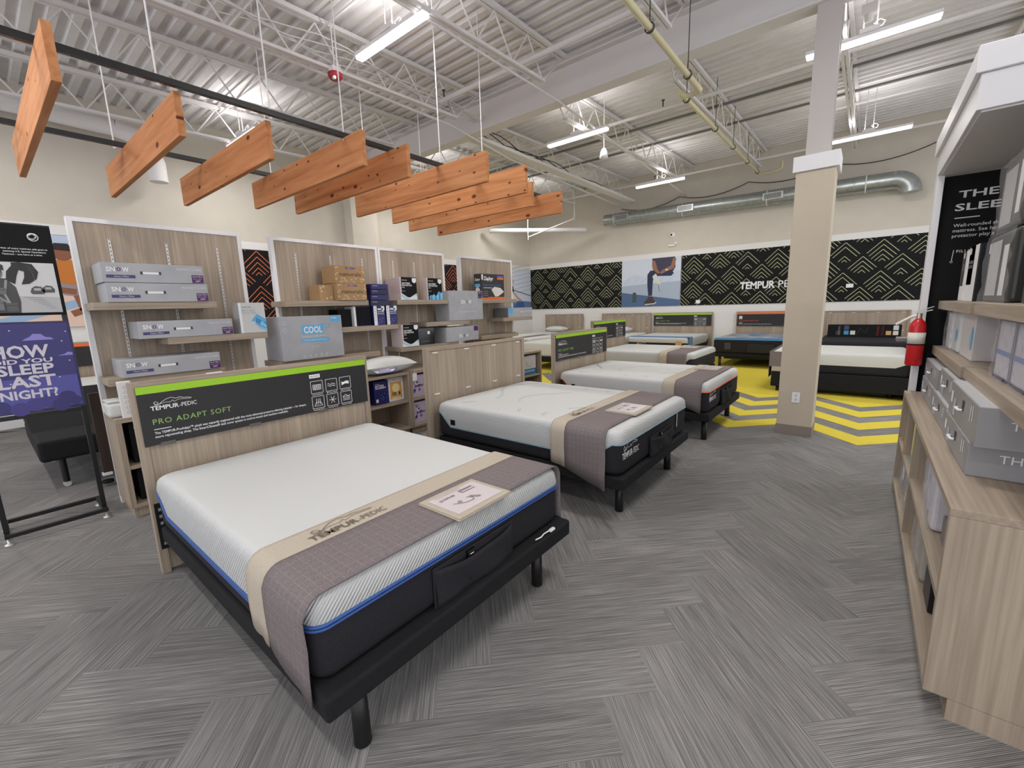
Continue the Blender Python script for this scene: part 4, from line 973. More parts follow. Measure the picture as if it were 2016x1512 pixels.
tower(.59, 1.83, 'white framed shelf tower of silver boxes behind the nearest headboard', [(.605,1.43,1.73),(1.03,1.83,1.43),(.605,1.42,1.13)])
tower(2.11, 3.415, 'white framed shelf tower holding the brown kraft boxes', [(2.04,3.0,1.73),(2.63,3.40,1.43),(1.9,3.10,1.12)])
tower(3.42, 4.56, 'white framed shelf tower holding two black and white protector boxes on top', [(3.41,4.27,1.73),(3.86,4.68,1.43),(3.41,4.45,1.13)])
tower(4.88, 6.17, 'white framed shelf tower holding the black and orange pillow box', [(4.94,5.85,1.73),(5.48,6.28,1.43),(4.94,5.86,1.17)])
def cabinet(y0, y1, label, div=None, shelf=.44, top=.83, x1=.5):
    t = thing('low_cabinet', label, 'cabinet', (TX+.004, y0, 0), 0, 'open laminate base cabinets under the towers'); W = y1-y0
    MB().box(.03,x1,0,W,top-.035,top,WY).build('top', t, bevel=.0015)
    for y in [0, W-.035]+([div-y0] if div else []): MB().box(.03,x1-.002,y,y+.035,.09,top-.0355,WZ).build('side_panel', t)
    MB().box(.03,x1-.002,.0355,W-.0355,.09,.12,WY).build('bottom', t)
    MB().box(.03,.045,.0355,W-.0355,.1205,top-.0355,WZ).build('back', t)
    ys = [0.036]+([div-y0, div-y0+.0355] if div else [])+[W-.036]
    for a_, b_ in zip(ys[::2], ys[1::2]): MB().box(.046,x1-.01,a_,b_,shelf-.03,shelf,WY).build('shelf', t)
    MB().box(.05,x1-.05,.02,W-.02,0,.0895,WZ).build('plinth', t)
    return t
cabinet(.58, 1.83, 'open base cabinet left of and behind the nearest headboard', .95)
cabinet(2.10, 3.40, 'open base cabinet between the first two headboards carrying the pillow', 2.7, .47)
cabinet(3.405, 4.6, 'open base cabinet holding the lavender boxes beside the bare headboard', 3.72, .47)
cabinet(4.86, 6.32, 'open base cabinet at the far end of the tower row', 5.6, .42)

def carton(y0, y1, z0, dz_, depth, label, body, art=None, side=None, xf=-4.6, side_art=None, group=None, name='carton', rz=0, flaps=True):
    """box whose printed front faces +X; y0..y1 along the shelf"""
    t = thing(name, label, 'box', (xf, y0, z0+.0008), rz, group); W = y1-y0
    MB().box(-depth,0,0,W,0,dz_,body).build('box_body', t, bevel=.0025)
    if art:
        a = Art(W, dz_); art(a, W, dz_); a.build('front_print', t, (0,0,0), (0,1,0), (0,0,1))
    if side_art:
        a = Art(depth, dz_); side_art(a, depth, dz_); a.build('side_print', t, (-depth,0,0), (1,0,0), (0,0,1))
    return t
PURD = mat((66,60,110), .5)
def snow_word(a, x, y, h, c=W_, star=mat((70,46,96), .5)):
    k = h
    a.text('SN', x, y, h, c, .025, width=1.55*k); cx, cy, r = x+2.15*k, y+h*.5, h*.5
    for i in range(4):
        q = i*PI/4; a.line([(cx-r*math.cos(q), cy-r*math.sin(q)), (cx+r*math.cos(q), cy+r*math.sin(q))], h*.11, star, 2)
    a.disc(cx, cy, r*.55, star, 3, 10); a.disc(cx, cy, r*.28, c, 4, 8)
    a.text('W', x+2.75*k, y, h, c, .025, width=1.15*k)
def protectabed(a, x, y, h, c=W_, w=.15): a.text('PROTECT·A·BED', x, y, h, c, .0, width=w)
def snow_long(a, W, H):
    snow_word(a, .03, H*.55, .035); a.rect(.025,H*.22,.2,H*.38,PURD,1); a.text('Classic | Pillow', .07, H*.27, .011, W_, .0, l=2)
    a.rect(.245,H*.45,.36,H*.56,W_,1); a.rect(.235,H*.43,.25,H*.59,DG,2); a.rect(.355,H*.43,.37,H*.59,DG,2)
    protectabed(a, W-.19, H*.72, .016, mat((216,216,220), .4), .18)
    a.rect(W-.09,H*.03,W-.004,H*.47,PUR,1); a.text('Queen Pillow', W-.084, H*.36, .009, W_, .01, width=.074); a.text('SOFT', W-.064, H*.1, .011, W_, .02, l=2); a.text('20 in x 30 in', W-.08, H*.24, .007, W_, 0, width=.064)
SG = 'long silver pillow boxes on the first tower'
carton(.695, 1.37, 1.73, .15, .355, 'long silver pillow box on the top shelf, lower of the stacked pair', SILVER, snow_long, xf=-4.585, group=SG)
carton(.685, 1.355, 1.884, .15, .35, 'long silver pillow box on the top shelf, upper of the stacked pair', SILVER, snow_long, xf=-4.59, group=SG)
carton(.845, 1.53, 1.43, .143, .35, 'long silver pillow box on the middle shelf beside a white protector box', SILVER, snow_long, xf=-4.59, group=SG)
carton(.695, 1.385, 1.13, .145, .36, 'long silver pillow box on the lowest shelf just above the nearest headboard', SILVER, snow_long, xf=-4.575, group=SG)
def mp_grey(a, W, H):
    K = mat((120,122,124), .5); K2 = mat((186,188,190), .5); a.rect(0,0,.02,H,W_,1)
    a.text('PROTECT·A·BED', .03, H*.84, .009, K, .02, width=.08); a.text('MATTRESS', .03, H*.72, .018, K2, .02, width=.11); a.text('PROTECTOR', .03, H*.63, .018, K2, .02, width=.12)
    for i, (p, q) in enumerate([((.10,.33),(.16,.62)),((.14,.25),(.15,.5)),((.16,.1),(.2,.4)),((.13,.2),(.17,.28))]):
        x, y = p[0]*W/.24*1.0, p[1]*H; x2, y2 = q[0]*W/.24*1.0, q[1]*H
        a.poly([(x,y+.02),(min(x2,W),y2),(W,y2-.05),(W,y-.02)], [CY, mat((60,140,190), .5), mat((130,196,232), .5), CY][i], 1+i)
def icons_side(a, W, H):
    for i in range(6): a.ring(W-.02, H*(.85-.13*i), .010, .003, mat((110,110,112), .5), 1, 12)
carton(1.6, 1.83, 1.43, .285, .16, 'pale grey mattress protector box with blue feathers at end of middle shelf', mat((204,204,202), .5), mp_grey, xf=-4.6, side_art=icons_side)
def cool(a, W, H):
    a.rect(W*.33,H*.58,W*.67,H*.79,CY,1); a.text('COOL', W*.355, H*.61, .068, W_, .03, width=.2, l=3); a.line([(W*.62,H*.8),(W*.78,H*.8),(W*.78,H*.72),(W*.7,H*.72)], .008, CY, 2)
    a.text('PROTECTION + THERMAL COMFORT', W*.32, H*.52, .010, W_, 0, width=.26); a.rect(W*.3,H*.40,W*.76,H*.48,CY,1); a.text('CONTOUR MEMORY FOAM PILLOW', W*.33, H*.425, .012, W_, 0, width=.26, l=2)
    a.rect(W-.13,H-.07,W-.02,H-.005,CY,1); a.text('QUEEN', W-.12, H-.035, .014, W_, .02, l=2)
    for i in range(2): a.ring(W*.07, H*(.86-.16*i), .02, .004, mat((200,204,208), .5), 1)
    for i in range(5): a.ring(W*(.33+.09*i), H*.08, .014, .004, mat((214,216,220), .5), 1)
    a.ring(W*.48, H*.28, .012, .003, mat((200,204,208), .5), 1); a.ring(W*.55, H*.28, .012, .003, mat((200,204,208), .5), 1)
carton(1.93, 2.6, 1.12, .45, .385, 'large silver box reading COOL between the first two towers', SILVER, cool, xf=-4.55)
carton(2.64, 2.805, 1.43, .2, .2, 'small black box with white corner behind the large COOL box', BLK, None, xf=-4.68)
def nat(a, W, H):
    DB = mat((96,66,40), .6); a.text('naturals', W*.15, H*.42, .04, DB, .01, width=W*.72)
    a.rect(W*.36,H*.82,W*.68,H*.91,mat((98,86,150), .5),1); a.text('PILLOW', W*.42, H*.845, .008, W_, 0, l=2)
    random.seed(5)
    for i in range(26):
        x, y = (random.uniform(.02,.12)*W if i % 2 else random.uniform(.86,.97)*W, random.uniform(.05,.95)*H) if i < 12 else (random.uniform(.03,.97)*W, random.uniform(.04,.28)*H)
        a.disc(x, y, .011, mat((214,188,146), .6), 1, 8, .007)
carton(2.605, 2.97, 1.73, .19, .28, 'brown kraft box with leaf print, lower of the two stacked', KRAFT, nat, xf=-4.58, group='brown kraft pillow boxes')
carton(2.595, 2.965, 1.9215, .19, .28, 'brown kraft box with leaf print, upper of the two stacked', KRAFT, nat, xf=-4.585, group='brown kraft pillow boxes')
carton(2.44, 2.60, 1.73, .17, .24, 'small plain kraft box with leaf print left of the stacked kraft pair', KRAFT, lambda a, W, H: [a.disc(W*x, H*y, .012, mat((214,188,146), .6), 1, 8) for x, y in ((.1,.8),(.3,.9),(.15,.6),(.5,.15),(.8,.2))], xf=-4.66)
NV = mat((36,36,98), .4); NV2 = mat((28,28,70), .4)
def navy_lines(a, W, H): a.rect(.02,H*.6,.09,H*.7,mat((170,172,200), .5),1)
for i, z in enumerate((1.4905, 1.5555)): pass
for i, (lb) in enumerate(('bottom of the stack', 'second from bottom of the stack', 'third of the stack', 'top of the stack')):
    carton(3.01+.004*i, 3.27-.004*i, 1.67+.0625*i, .06, .26, 'flat indigo box between second and third towers, '+lb, NV if i % 2 else NV2, navy_lines, xf=-4.57+.004*i, group='flat indigo boxes in a leaning stack')
# the stack stands on the two upright indigo boxes
def navy_up(a, W, H):
    a.rect(0,0,.045,H,W_,1); a.rect(.055,H*.78,.13,H*.86,W_,1); a.poly([(W-.05,H*.78),(W-.03,H*.7),(W-.005,H*.78),(W-.005,H*.98),(W-.05,H*.98)],W_,1)
    a.text('MATTRESS', .055, H*.66, .013, W_, .02, width=.09); a.text('PROTECTOR', .055, H*.56, .013, W_, .02, width=.09)
    for x, y in ((.08,.3),(.1,.2),(.12,.34),(.07,.12)): a.disc(x, H*y, .008, mat((110,120,190), .5), 1, 8)
    for i in range(5): a.ring(.022, H*(.85-.15*i), .008, .002, DG, 2, 10)
carton(3.055, 3.215, 1.43, .234, .2, 'indigo protector box with white spine, left of the upright pair', NV, navy_up, xf=-4.6)
carton(3.235, 3.395, 1.43, .234, .2, 'indigo protector box with white spine, right of the upright pair', NV, navy_up, xf=-4.6)
for i in range(7):
    carton(2.815+.033*i, 2.843+.033*i, 1.43, .23, .2, 'thin dark packet standing on the shelf, %s in the row' % ('first','second','third','fourth','fifth','sixth','seventh')[i], W_ if i == 0 else NV2, (lambda a, W, H: a.rect(.002,.01,W-.002,H-.01,BLK,1)) if i else None, xf=-4.64, group='thin dark packets beside the indigo boxes', name='packet')
def mp_black(a, W, H):
    a.rect(.018,0,W,H,BLK,1); a.text('PROTECT·A·BED', .03, H*.85, .010, W_, .02, width=.08, l=2); a.text('MATTRESS', .03, H*.70, .019, W_, .03, width=.125); a.text('PROTECTOR', .03, H*.61, .019, W_, .03, width=.155)
    a.text('FULL', .03, H*.53, .013, W_, .02); a.text('PREMIUM', .03, H*.38, .008, W_, 0)
    a.poly([(W-.07,H-.01),(W-.005,H-.01),(W-.005,H-.055),(W-.035,H-.075),(W-.07,H-.055)],W_,2)
    for i in range(6): a.ring(.009, H*(.85-.13*i), .006, .002, DG, 2, 10)
def waves(a, W, H):
    for k, c in enumerate(((196,212,220),(170,196,208),(220,228,230))):
        b = [(W*i/10, H*(.20-.04*k)+H*.09*math.cos(i*.62+k*.5)) for i in range(11)]
        a.poly(b+[(W, .002), (0, .002)], mat(c, .5), 2+k)
def mpw(a, W, H): mp_black(a, W, H); waves(a, W, H)
def mpb(a, W, H):
    mp_black(a, W, H); random.seed(4)
    for i in range(9):
        x = W*(.2+.09*i); h = H*random.uniform(.16,.42); a.poly([(x-.015,.0),(x+.02,0),(x+.03,h*.8),(x+.01,h),(x-.02,h*.7)], [CY, mat((60,140,190), .5), mat((130,196,232), .5)][i % 3], 2+i % 3)
PWH = mat((218,204,202), .5)
carton(3.47, 3.73, 1.73, .285, .3, 'white sided black protector box with grey waves on the third tower top shelf', PWH, mpw, xf=-4.6)
carton(3.905, 4.17, 1.73, .285, .1, 'black protector box with blue feathers on the third tower top shelf', PWH, mpb, xf=-4.6)
def snow_big(a, W, H):
    snow_word(a, W*.34, H*.56, .055, W_, mat((90,90,96), .5)); a.ring(W*.12, H*.88, .025, .005, mat((190,192,196), .5), 1)
    a.text('PROTECTION + THERMAL COMFORT', W*.32, H*.44, .010, mat((206,200,220), .5), 0, width=.27); a.rect(W*.36,H*.40,W*.70,H*.405,LAV,1)
    for i in range(7): a.disc(W*(.29+.08*i), H*.29, .010, mat((206,208,212), .5), 1, 10)
    a.rect(W-.1,H-.09,W-.01,H-.01,PUR,1); a.text('QUEEN', W-.09, H-.035, .011, W_, .01, l=2); a.rect(W-.1,H-.11,W-.01,H-.093,DG,1)
carton(4.28, 4.98, 1.43, .425, .3, 'big silver box reading SNOW beside the orange pillow box', SILVER, snow_big, xf=-4.59)
carton(4.2, 4.85, 1.13, .21, .3, 'lower silver box reading SNOW just above the bare headboard', SILVER, lambda a, W, H: (snow_word(a, W*.36, H*.25, .05, W_, mat((90,90,96), .5)), a.rect(W-.1,H-.075,W-.01,H-.005,PUR,1), a.ring(W*.12,H*.75,.025,.005,mat((190,192,196), .5),1)), xf=-4.58)
carton(3.44, 3.70, 1.13, .285, .24, 'black protector box with grey waves on the third tower lower shelf', PWH, mpw, xf=-4.59)
carton(3.72, 4.0, 1.13, .225, .2, 'glossy black box next to the lower protector box', mat((14,14,16), .15), lambda a, W, H: (a.rect(.16,H*.62,.2,H*.8,W_,1), a.rect(.05,H*.2,.2,H*.215,GY,1)), xf=-4.62)
def zep(a, W, H):
    a.rect(0,0,W,H,mat((44,42,44), .4),1); a.rect(0,0,W,.035,mat((236,112,40), .5),2); a.rect(.01,H-.09,.045,H-.01,W_,2)
    a.text('Zephyr', .06, H-.095, .055, W_, .035, width=.22, l=3); a.text('Ventilated Gel Memory Foam Pillow', .035, H-.18, .025, mat((60,130,190), .5), .0, width=W-.1)
    a.rect(.05,H-.215,.25,H-.207,W_,2)
    for i in range(4): a.rect(.04,H-.27-.03*i,.15,H-.262-.03*i,mat((120,150,130), .5),2)
    a.poly([(W*.42,H*.38),(W*.55,H*.50),(W*.82,H*.46),(W*.98,H*.30),(W*.72,H*.12),(W*.58,H*.10)], mat((224,220,212), .6), 3)
    a.rect(W-.17,H-.05,W-.02,H-.02,mat((110,90,170), .5),3); a.rect(W-.17,H-.08,W-.02,H-.05,mat((236,112,40), .5),3)
def zep_side(a, W, H):
    a.rect(.01,.0,W,H,mat((44,42,44), .4),1); a.text('Zephyr', .02, H-.1, .035, W_, .03, width=W-.04); a.rect(.02,H-.2,W-.02,H-.15,CY,2); a.poly([(.02,H*.4),(W*.5,H*.5),(W-.02,H*.38),(W*.5,H*.25)], mat((224,220,212), .6), 3)
carton(4.975, 5.52, 1.73, .385, .15, 'black and orange boxed foam pillow on the fourth tower top shelf', mat((44,42,44), .4), zep, xf=-4.6, side_art=zep_side)
carton(5.6, 6.27, 1.43, .155, .3, 'long grey box with blue corner on the fourth tower middle shelf', mat((120,120,122), .45), lambda a, W, H: (a.rect(0,0,W,H,SILVER,1), a.rect(0,H*.4,.13,H,CY,2), a.text('COOL', .33, H*.5, .02, W_, .03, width=.1), a.text('PROTECT·A·BED', .46, H*.55, .018, W_, 0, width=.19)), xf=-4.6)
# pillow on the cabinet top, cabinet contents
pillow(-4.63, 3.14, .8305, .44, .74, .21, 'white packaged pillow with lilac band on the cabinet behind the nearest headboard', 0)
pl = thing('paper_band', 'lilac paper band lying around the packaged pillow on the cabinet', 'band', (-4.438, 2.84, .905))
a = Art(); a.poly([(0,0),(.07,.045),(.30,.045),(.38,0),(.30,-.045),(.07,-.045)], INDIGO, 1); a.poly([(.02,0),(.075,.033),(.295,.033),(.36,0),(.295,-.033),(.075,-.033)], W_, 2); a.rect(.1,-.038,.27,.038,LAV,3); a.text('SoftCell', .12, -.012, .026, W_, .01, width=.13, l=4); a.line([(.0,0),(.1,0)],.012,INDIGO,3); a.line([(.27,0),(.37,0)],.012,INDIGO,3)
a.build('band_print', pl, (0,0,0), (0,1,0), (-.55,0,1))
tg = thing('hang_tag', 'small white tag hanging from the cabinet edge beside pillow', 'tag', (-4.443, 3.44, .70)); MB().box(0,.003,0,.07,0,.10,W_).build('card', tg); MB().box(.001,.002,.033,.037,.10,.14,W_).build('string', tg)
def navyp(a, W, H):
    a.text('PROTECT·A·BED', .02, H*.86, .008, W_, .01, width=.06); a.text('MATTRESS', .02, H*.76, .02, W_, .03, width=.12); a.text('ENCASEMENT', .02, H*.67, .02, W_, .03, width=.15)
    for x, y in ((.5,.4),(.6,.3),(.7,.45),(.8,.25),(.6,.2),(.9,.4),(.45,.25),(.85,.55)): a.disc(W*x, H*y, .009, mat((70,90,160), .5), 1, 8)
    a.rect(.02,.03,.05,.07,W_,1)
def yelp(a, W, H):
    a.rect(.03,.03,W-.03,H*.80,mat((226,164,70), .5),1); a.disc(W*.5,H*.55,W*.25,mat((240,222,160), .5),2); a.text('SLEEP', W*.3, H*.88, .014, GY, .01)
    for i, c in enumerate(((150,100,60),(90,90,96),(196,180,170),(120,60,50))): a.rect(W*(.24+.14*i),H*.24,W*(.35+.14*i),H*.38,mat(c, .6),3)
    a.rect(.05,H*.12,W-.05,H*.16,mat((250,230,190), .5),2)
def lav(a, W, H):
    a.rect(.01,.01,W-.01,H-.01,mat((196,182,204), .5),1); random.seed(8)
    for i in range(12): a.disc(random.uniform(.03,W-.03), random.uniform(.05,H-.03), random.uniform(.01,.025), random.choice([LAV, mat((226,220,232), .5), mat((130,110,160), .5)]), 2, 8)
    a.text('SNOW', W*.2, H*.45, .03, PUR, .03, width=W*.6, l=4)
carton(2.915, 3.12, .471, .29, .1, 'dark navy encasement box in the cabinet opening under the pillow', NAVY, navyp, xf=-4.52)
carton(3.135, 3.365, .471, .30, .06, 'white and amber box in the cabinet opening under the pillow', W_, yelp, xf=-4.55)
carton(3.46, 3.70, .471, .29, .1, 'lavender SNOW box on the upper cubby beside the bare headboard', mat((206,198,212), .5), lav, xf=-4.5)
carton(3.46, 3.70, .1215, .28, .1, 'lavender SNOW box in the lower cubby beside the bare headboard', mat((206,198,212), .5), lav, xf=-4.5)
carton(5.85, 6.24, .421, .33, .1, 'white and blue antler print box in the far cabinet', W_, lambda a, W, H: (a.rect(.01,H*.3,W-.01,H-.01,mat((206,206,204), .5),1), a.rect(.0,.0,W,H*.3,mat((40,120,170), .5),2), a.line([(.1,H*.75),(.13,H*.5),(.2,H*.42),(.27,H*.5),(.3,H*.75)], .008, GY, 3), a.line([(.08,H*.62),(.12,H*.56)], .006, GY, 3), a.text('PROTECTOR', .05, H*.14, .025, W_, .02, width=W-.1, l=4)), xf=-4.52)
def darkp(a, W, H): a.text('PROTECT·A·BED', .03, H*.86, .012, GY, .01, width=.12); a.disc(W*.45,H*.5,.02,GY,2,10); a.disc(W*.3,H*.4,.02,mat((120,116,112), .5),2,10)
carton(.66, .92, .441, .33, .2, 'dark box on the upper cubby at left end of the base cabinets', BLK, darkp, xf=-4.52)
carton(.66, .92, .1215, .28, .2, 'dark box in the lower cubby at left end of the base cabinets', BLK, darkp, xf=-4.52)
carton(.635, .715, .83, .285, .05, 'narrow white box end with icons standing beside the nearest headboard', mat((222,220,216), .5), lambda a, W, H: [a.ring(W*.5, H*(.85-.14*i), .012, .003, GY, 1, 12) for i in range(6)], xf=-4.46)
t = thing('cloth_bag', 'small folded white cloth bag on the left end of the base cabinets', 'bag', (-4.72, .56, .831)); rbox('folded_cloth', t, 0,.2,0,.12,0,.12,WC,.03,4); rbox('flap', t, .0,.19,.005,.115,.1205,.135,WC,.006)
t = thing('dark_rolling_panel', 'dark walnut board on a caster standing behind the first shelf tower', 'panel', (-5.62, .60, 0))
MB().box(0,.03,-.02,.9,.14,.92,DK).build('board', t, bevel=.002)
MB().box(-.01,.05,-.03,.04,.115,.139,STEEL).lathe([(0,-.012),(.045,-.012),(.045,.012),(.03,.013),(0,.013)], BLK, (.01,0,.046)).build('caster', t)
MB().box(-.02,.06,.8,.9,.0,.139,BLACK).build('far_foot', t)
# sale strip stickers
t = thing('shelf_talker', 'white paper strip lying on the top edge of nearest headboard', 'strip', (HX-.05, .92, 1.2268)); MB().box(0,.03,0,.09,0,.004,W_).build('strip', t)

# ================================================================== floor sign stand at left
t = thing('sign_stand', 'tall black metal floor stand with two posters at left edge', 'sign stand', (-4.95, -.06, 0))
PY0, PY1 = -.03, .50
for y in (PY0, PY1): MB().box(.18,.21,y,y+.03,.085,2.29,BLACK).build('post', t, bevel=.002)
MB().box(.18,.21,PY0+.0305,PY1-.0005,2.26,2.29,BLACK).build('top_bar', t)
MB().box(.18,.21,PY0+.0305,PY1-.0005,.90,.93,BLACK).build('lower_crossbar', t)
MB().box(-.13,-.10,PY0,PY1+.03,.055,.085,BLACK).box(.24,.27,PY0,PY1+.03,.055,.085,BLACK).box(-.0995,.2395,PY0,PY0+.03,.055,.085,BLACK).box(-.0995,.2395,PY1,PY1+.03,.055,.085,BLACK).build('base_frame', t, bevel=.002)
for x in (-.115,.255):
    for y in (PY0+.015,PY1+.015): MB().lathe([(0,0),(.028,0),(.024,.012),(.008,.018),(.008,.0545),(0,.0545)], mat((200,200,198), .3, .7), (x,y,0)).build('levelling_foot', t)
ps = MB().box(.2105,.214,PY0+.0305-.03,PY1-.0005+.03,1.645,2.28,BLK).build('upper_poster', t)
a = Art(); pw = PY1-PY0+.03
a.ring(pw-.095, .555, .028, .004, W_, 2); a.disc(pw-.1,.56,.024,mat((200,200,200), .6),1); a.poly([(pw-.12,.56),(pw-.095,.575),(pw-.08,.56),(pw-.1,.545)],BLK,3); a.line([(pw-.12,.55),(pw-.08,.545)],.004,BLK,3)
for i, s in enumerate(('A portion of every mattress sale goes to', 'assisting U.S. Special Operations', 'Veterans - one hero at a time.')): a.text(s, pw-.035-(.0,.01,.03)[i], .465-.02*i, .0115, W_, .01, align='r')
a.rect(.02,.02,pw-.02,.375,mat((206,206,204), .6),1)
def S8(v): return mat((v,v,v), .6)
a.poly([(.02,.02),(pw-.02,.02),(pw-.02,.13),(.02,.15)],S8(182),2)
a.poly([(.02,.02),(.33,.02),(.34,.1),(.33,.2),(.29,.26),(.12,.27),(.02,.22)],S8(74),3); a.disc(.24,.30,.042,S8(120),4,16,.05); a.poly([(.19,.31),(.195,.355),(.22,.372),(.262,.372),(.29,.35),(.29,.315),(.24,.325)],S8(58),5); a.rect(.215,.30,.275,.315,S8(30),6)
a.poly([(.29,.25),(.30,.31),(.33,.35),(.33,.372),(.37,.375),(.43,.365),(.455,.31),(.44,.26),(.40,.225),(.36,.22),(.38,.27),(.385,.31),(.36,.32),(.345,.28),(.33,.22)],S8(44),4)
for i in range(5): a.line([(.40+.008*i,.35-.02*i),(.44-.004*i,.33-.02*i)],.004,S8(84),5.5)
a.line([(.1,.25),(.23,.14),(.31,.06)],.014,S8(136),6); a.line([(.29,.25),(.27,.15),(.29,.07)],.012,S8(150),7)
for x, y, w2, h2, v in ((.12,.05,.07,.06,100),(.20,.04,.055,.07,118),(.265,.03,.055,.06,92),(.22,.15,.06,.045,108),(.15,.16,.05,.05,60)): a.rect(x,y,x+w2,y+h2,S8(v),8); a.line([(x,y+h2*.7),(x+w2,y+h2*.7)],.004,S8(v-36),9)
for x, y, k in ((.395,.165,1.0),(.455,.175,.9)): a.poly([(x,y),(x+.01*k,y+.03*k),(x+.03*k,y+.045*k),(x+.06*k,y+.04*k),(x+.075*k,y+.012*k),(x+.07*k,y-.012*k),(x+.01*k,y-.014*k)],S8(86),4); a.rect(x+.02*k,y+.012*k,x+.055*k,y+.03*k,S8(170),5)
for i in range(7): a.line([(.36+.02*i,.13-.014*i),(.45+.01*i,.125-.012*i)],.003,S8(140),5)
a.build('poster_print', ps, (.214,PY0,0+1.645), (0,1,0), (0,0,1))
ps = MB().box(.2105,.214,PY0,PY1+.03,.94,1.60,mat((44,42,84), .5)).build('lower_poster', t)
a = Art(); BG = mat((58,56,112), .5); CL1 = mat((140,130,200), .5); CL2 = mat((84,80,150), .5)
a.rect(.015,.015,pw-.015,.645,BG,1); a.rect(.015,.015,pw-.015,.25,mat((84,84,156), .5),2)
for x, y, r in ((.05,.03,.05),(.13,.05,.05),(.22,.03,.05),(.3,.05,.05),(.38,.07,.055),(.47,.08,.05),(.43,.03,.05),(.51,.05,.035)): a.disc(x,y,r,mat((58,54,110) if int(x*100) % 2 else (70,64,130), .5),3+x*2)
a.poly([(.30,.525),(.46,.525),(.45,.54),(.42,.545),(.40,.568),(.36,.572),(.34,.55),(.32,.54)],CL1,3); a.poly([(.46,.40),(.545,.40),(.545,.42),(.52,.425),(.50,.41)],CL1,2)
for x, y in ((.53,.58),(.5,.51),(.52,.36),(.45,.24),(.1,.6),(.25,.6),(.2,.22)): a.disc(x,y,.004,W_,3,8)
LT = mat((206,200,210), .5)
for s, x1_, y, h, w_ in (('HOW',.425,.405,.088,.29),('DID YOU',.432,.362,.032,.30),('SLEEP',.432,.283,.072,.285),('LAST',.43,.188,.082,.29),('NIGHT?',.427,.105,.062,.29)): a.text(s, x1_-w_, y, h, LT, .03, width=w_, l=5+y*4)
a.build('poster_print', ps, (.214,PY0,.94), (0,1,0), (0,0,1))

# ================================================================== right-hand display unit
U = thing('display_counter', 'laminate display counter with open cubbies at right edge', 'counter', (.30, 2.1, 0))
UL, UW, UH = 2.53, .85, .845
MB().box(0,UW,0,UL,UH-.03,UH,WY).build('countertop', U, bevel=.0015)
MB().box(.0,UW,0,.03,.09,UH-.0305,WZ).build('end_panel', U, bevel=.0015); MB().box(.0,UW,UL-.03,UL,.0,UH-.0305,WZ).build('end_panel', U)
MB().box(.002,.42,1.40,1.43,.12,UH-.0305,WZ).build('divider', U)
MB().box(0,.42,.0305,UL-.0305,.09,.1195,WY).build('bottom_shelf', U); MB().box(.002,.42,.0305,1.3995,.46,.485,WY).build('middle_shelf', U); MB().box(.002,.42,1.4305,UL-.0305,.44,.465,WY).build('middle_shelf', U)
MB().box(.42,.44,.0305,UL-.0305,.09,UH-.0305,WZ).build('back_panel', U); MB().box(.07,UW,.0,UL-.05,0,.0895,WZ).build('plinth', U)
MB().box(.002,.3,2.0,2.02,.4655,UH-.0305,WZ).build('small_divider', U)
P = thing('display_surround', 'white framed alcove with canopy and black poster behind right shelves', 'display', (.33, 4.64, 0))
MB().box(0,.04,0,.14,0,2.46,WHITE).build('white_post', P, bevel=.003)
MB().box(.0405,1.6,.06,.08,0,2.451,BLK).build('poster_board', P)
rbox('canopy', P, .0,1.5,-1.46,.14,2.4605,2.62,WHITE,.004); rbox('canopy_cap', P, -.02,1.52,-1.48,.16,2.6205,2.74,WHITE,.004)
MB().box(.02,1.49,-1.44,.0595,2.452,2.4604,mat((224,222,218), .6)).build('canopy_soffit', P)
a = Art()
a.text('THE COMPLETE', .09, 2.29, .05, W_, .018, width=.78); a.text('SLEEP SYSTEM', .08, 2.20, .05, W_, .018, width=.74); a.rect(.085,2.145,.215,2.152,W_,2)
for i, s in enumerate(('Well-rounded sleep starts beyond the', 'mattress. See how your pillow and', 'protector play a part in better rest.')): a.text(s, .085, 2.085-.037*i, .024, W_, .004)
a.text('PILLOWS', .12, 1.90, .020, W_, .012, spacing=1.2); a.line([(.105,1.92),(.1,1.84)],.004,W_,2); a.ring(.1,1.835,.008,.003,W_,2)
a.build('poster_print', P, (.0405,.06,0), (1,0,0), (0,0,1))
for z, lb in ((1.55,'upper'),(1.21,'lower')):
    t = thing('wall_shelf', 'thick laminate shelf over the right counter, the %s one, far section' % lb, 'shelf', (.43, 3.32, z-.06)); MB().box(0,.5,.0,1.33,0,.06,WY).build('board', t, bevel=.0015)
    t = thing('wall_shelf', 'thick laminate shelf over the right counter, the %s one, near section' % lb, 'shelf', (.44, 1.9, z-.06)); MB().box(0,.49,.0,1.40,0,.06,WY).build('board', t, bevel=.0015)
t = thing('display_back_wall', 'grey partition behind the right hand shelves', 'partition', (.935, 1.9, 0)); MB().box(.225,.3,-.0,2.7,0,2.4,WHITE).build('panel', t)
MB().box(-.004,.2245,.0,2.7,.86,2.38,WZ).build('laminate_facing', t)
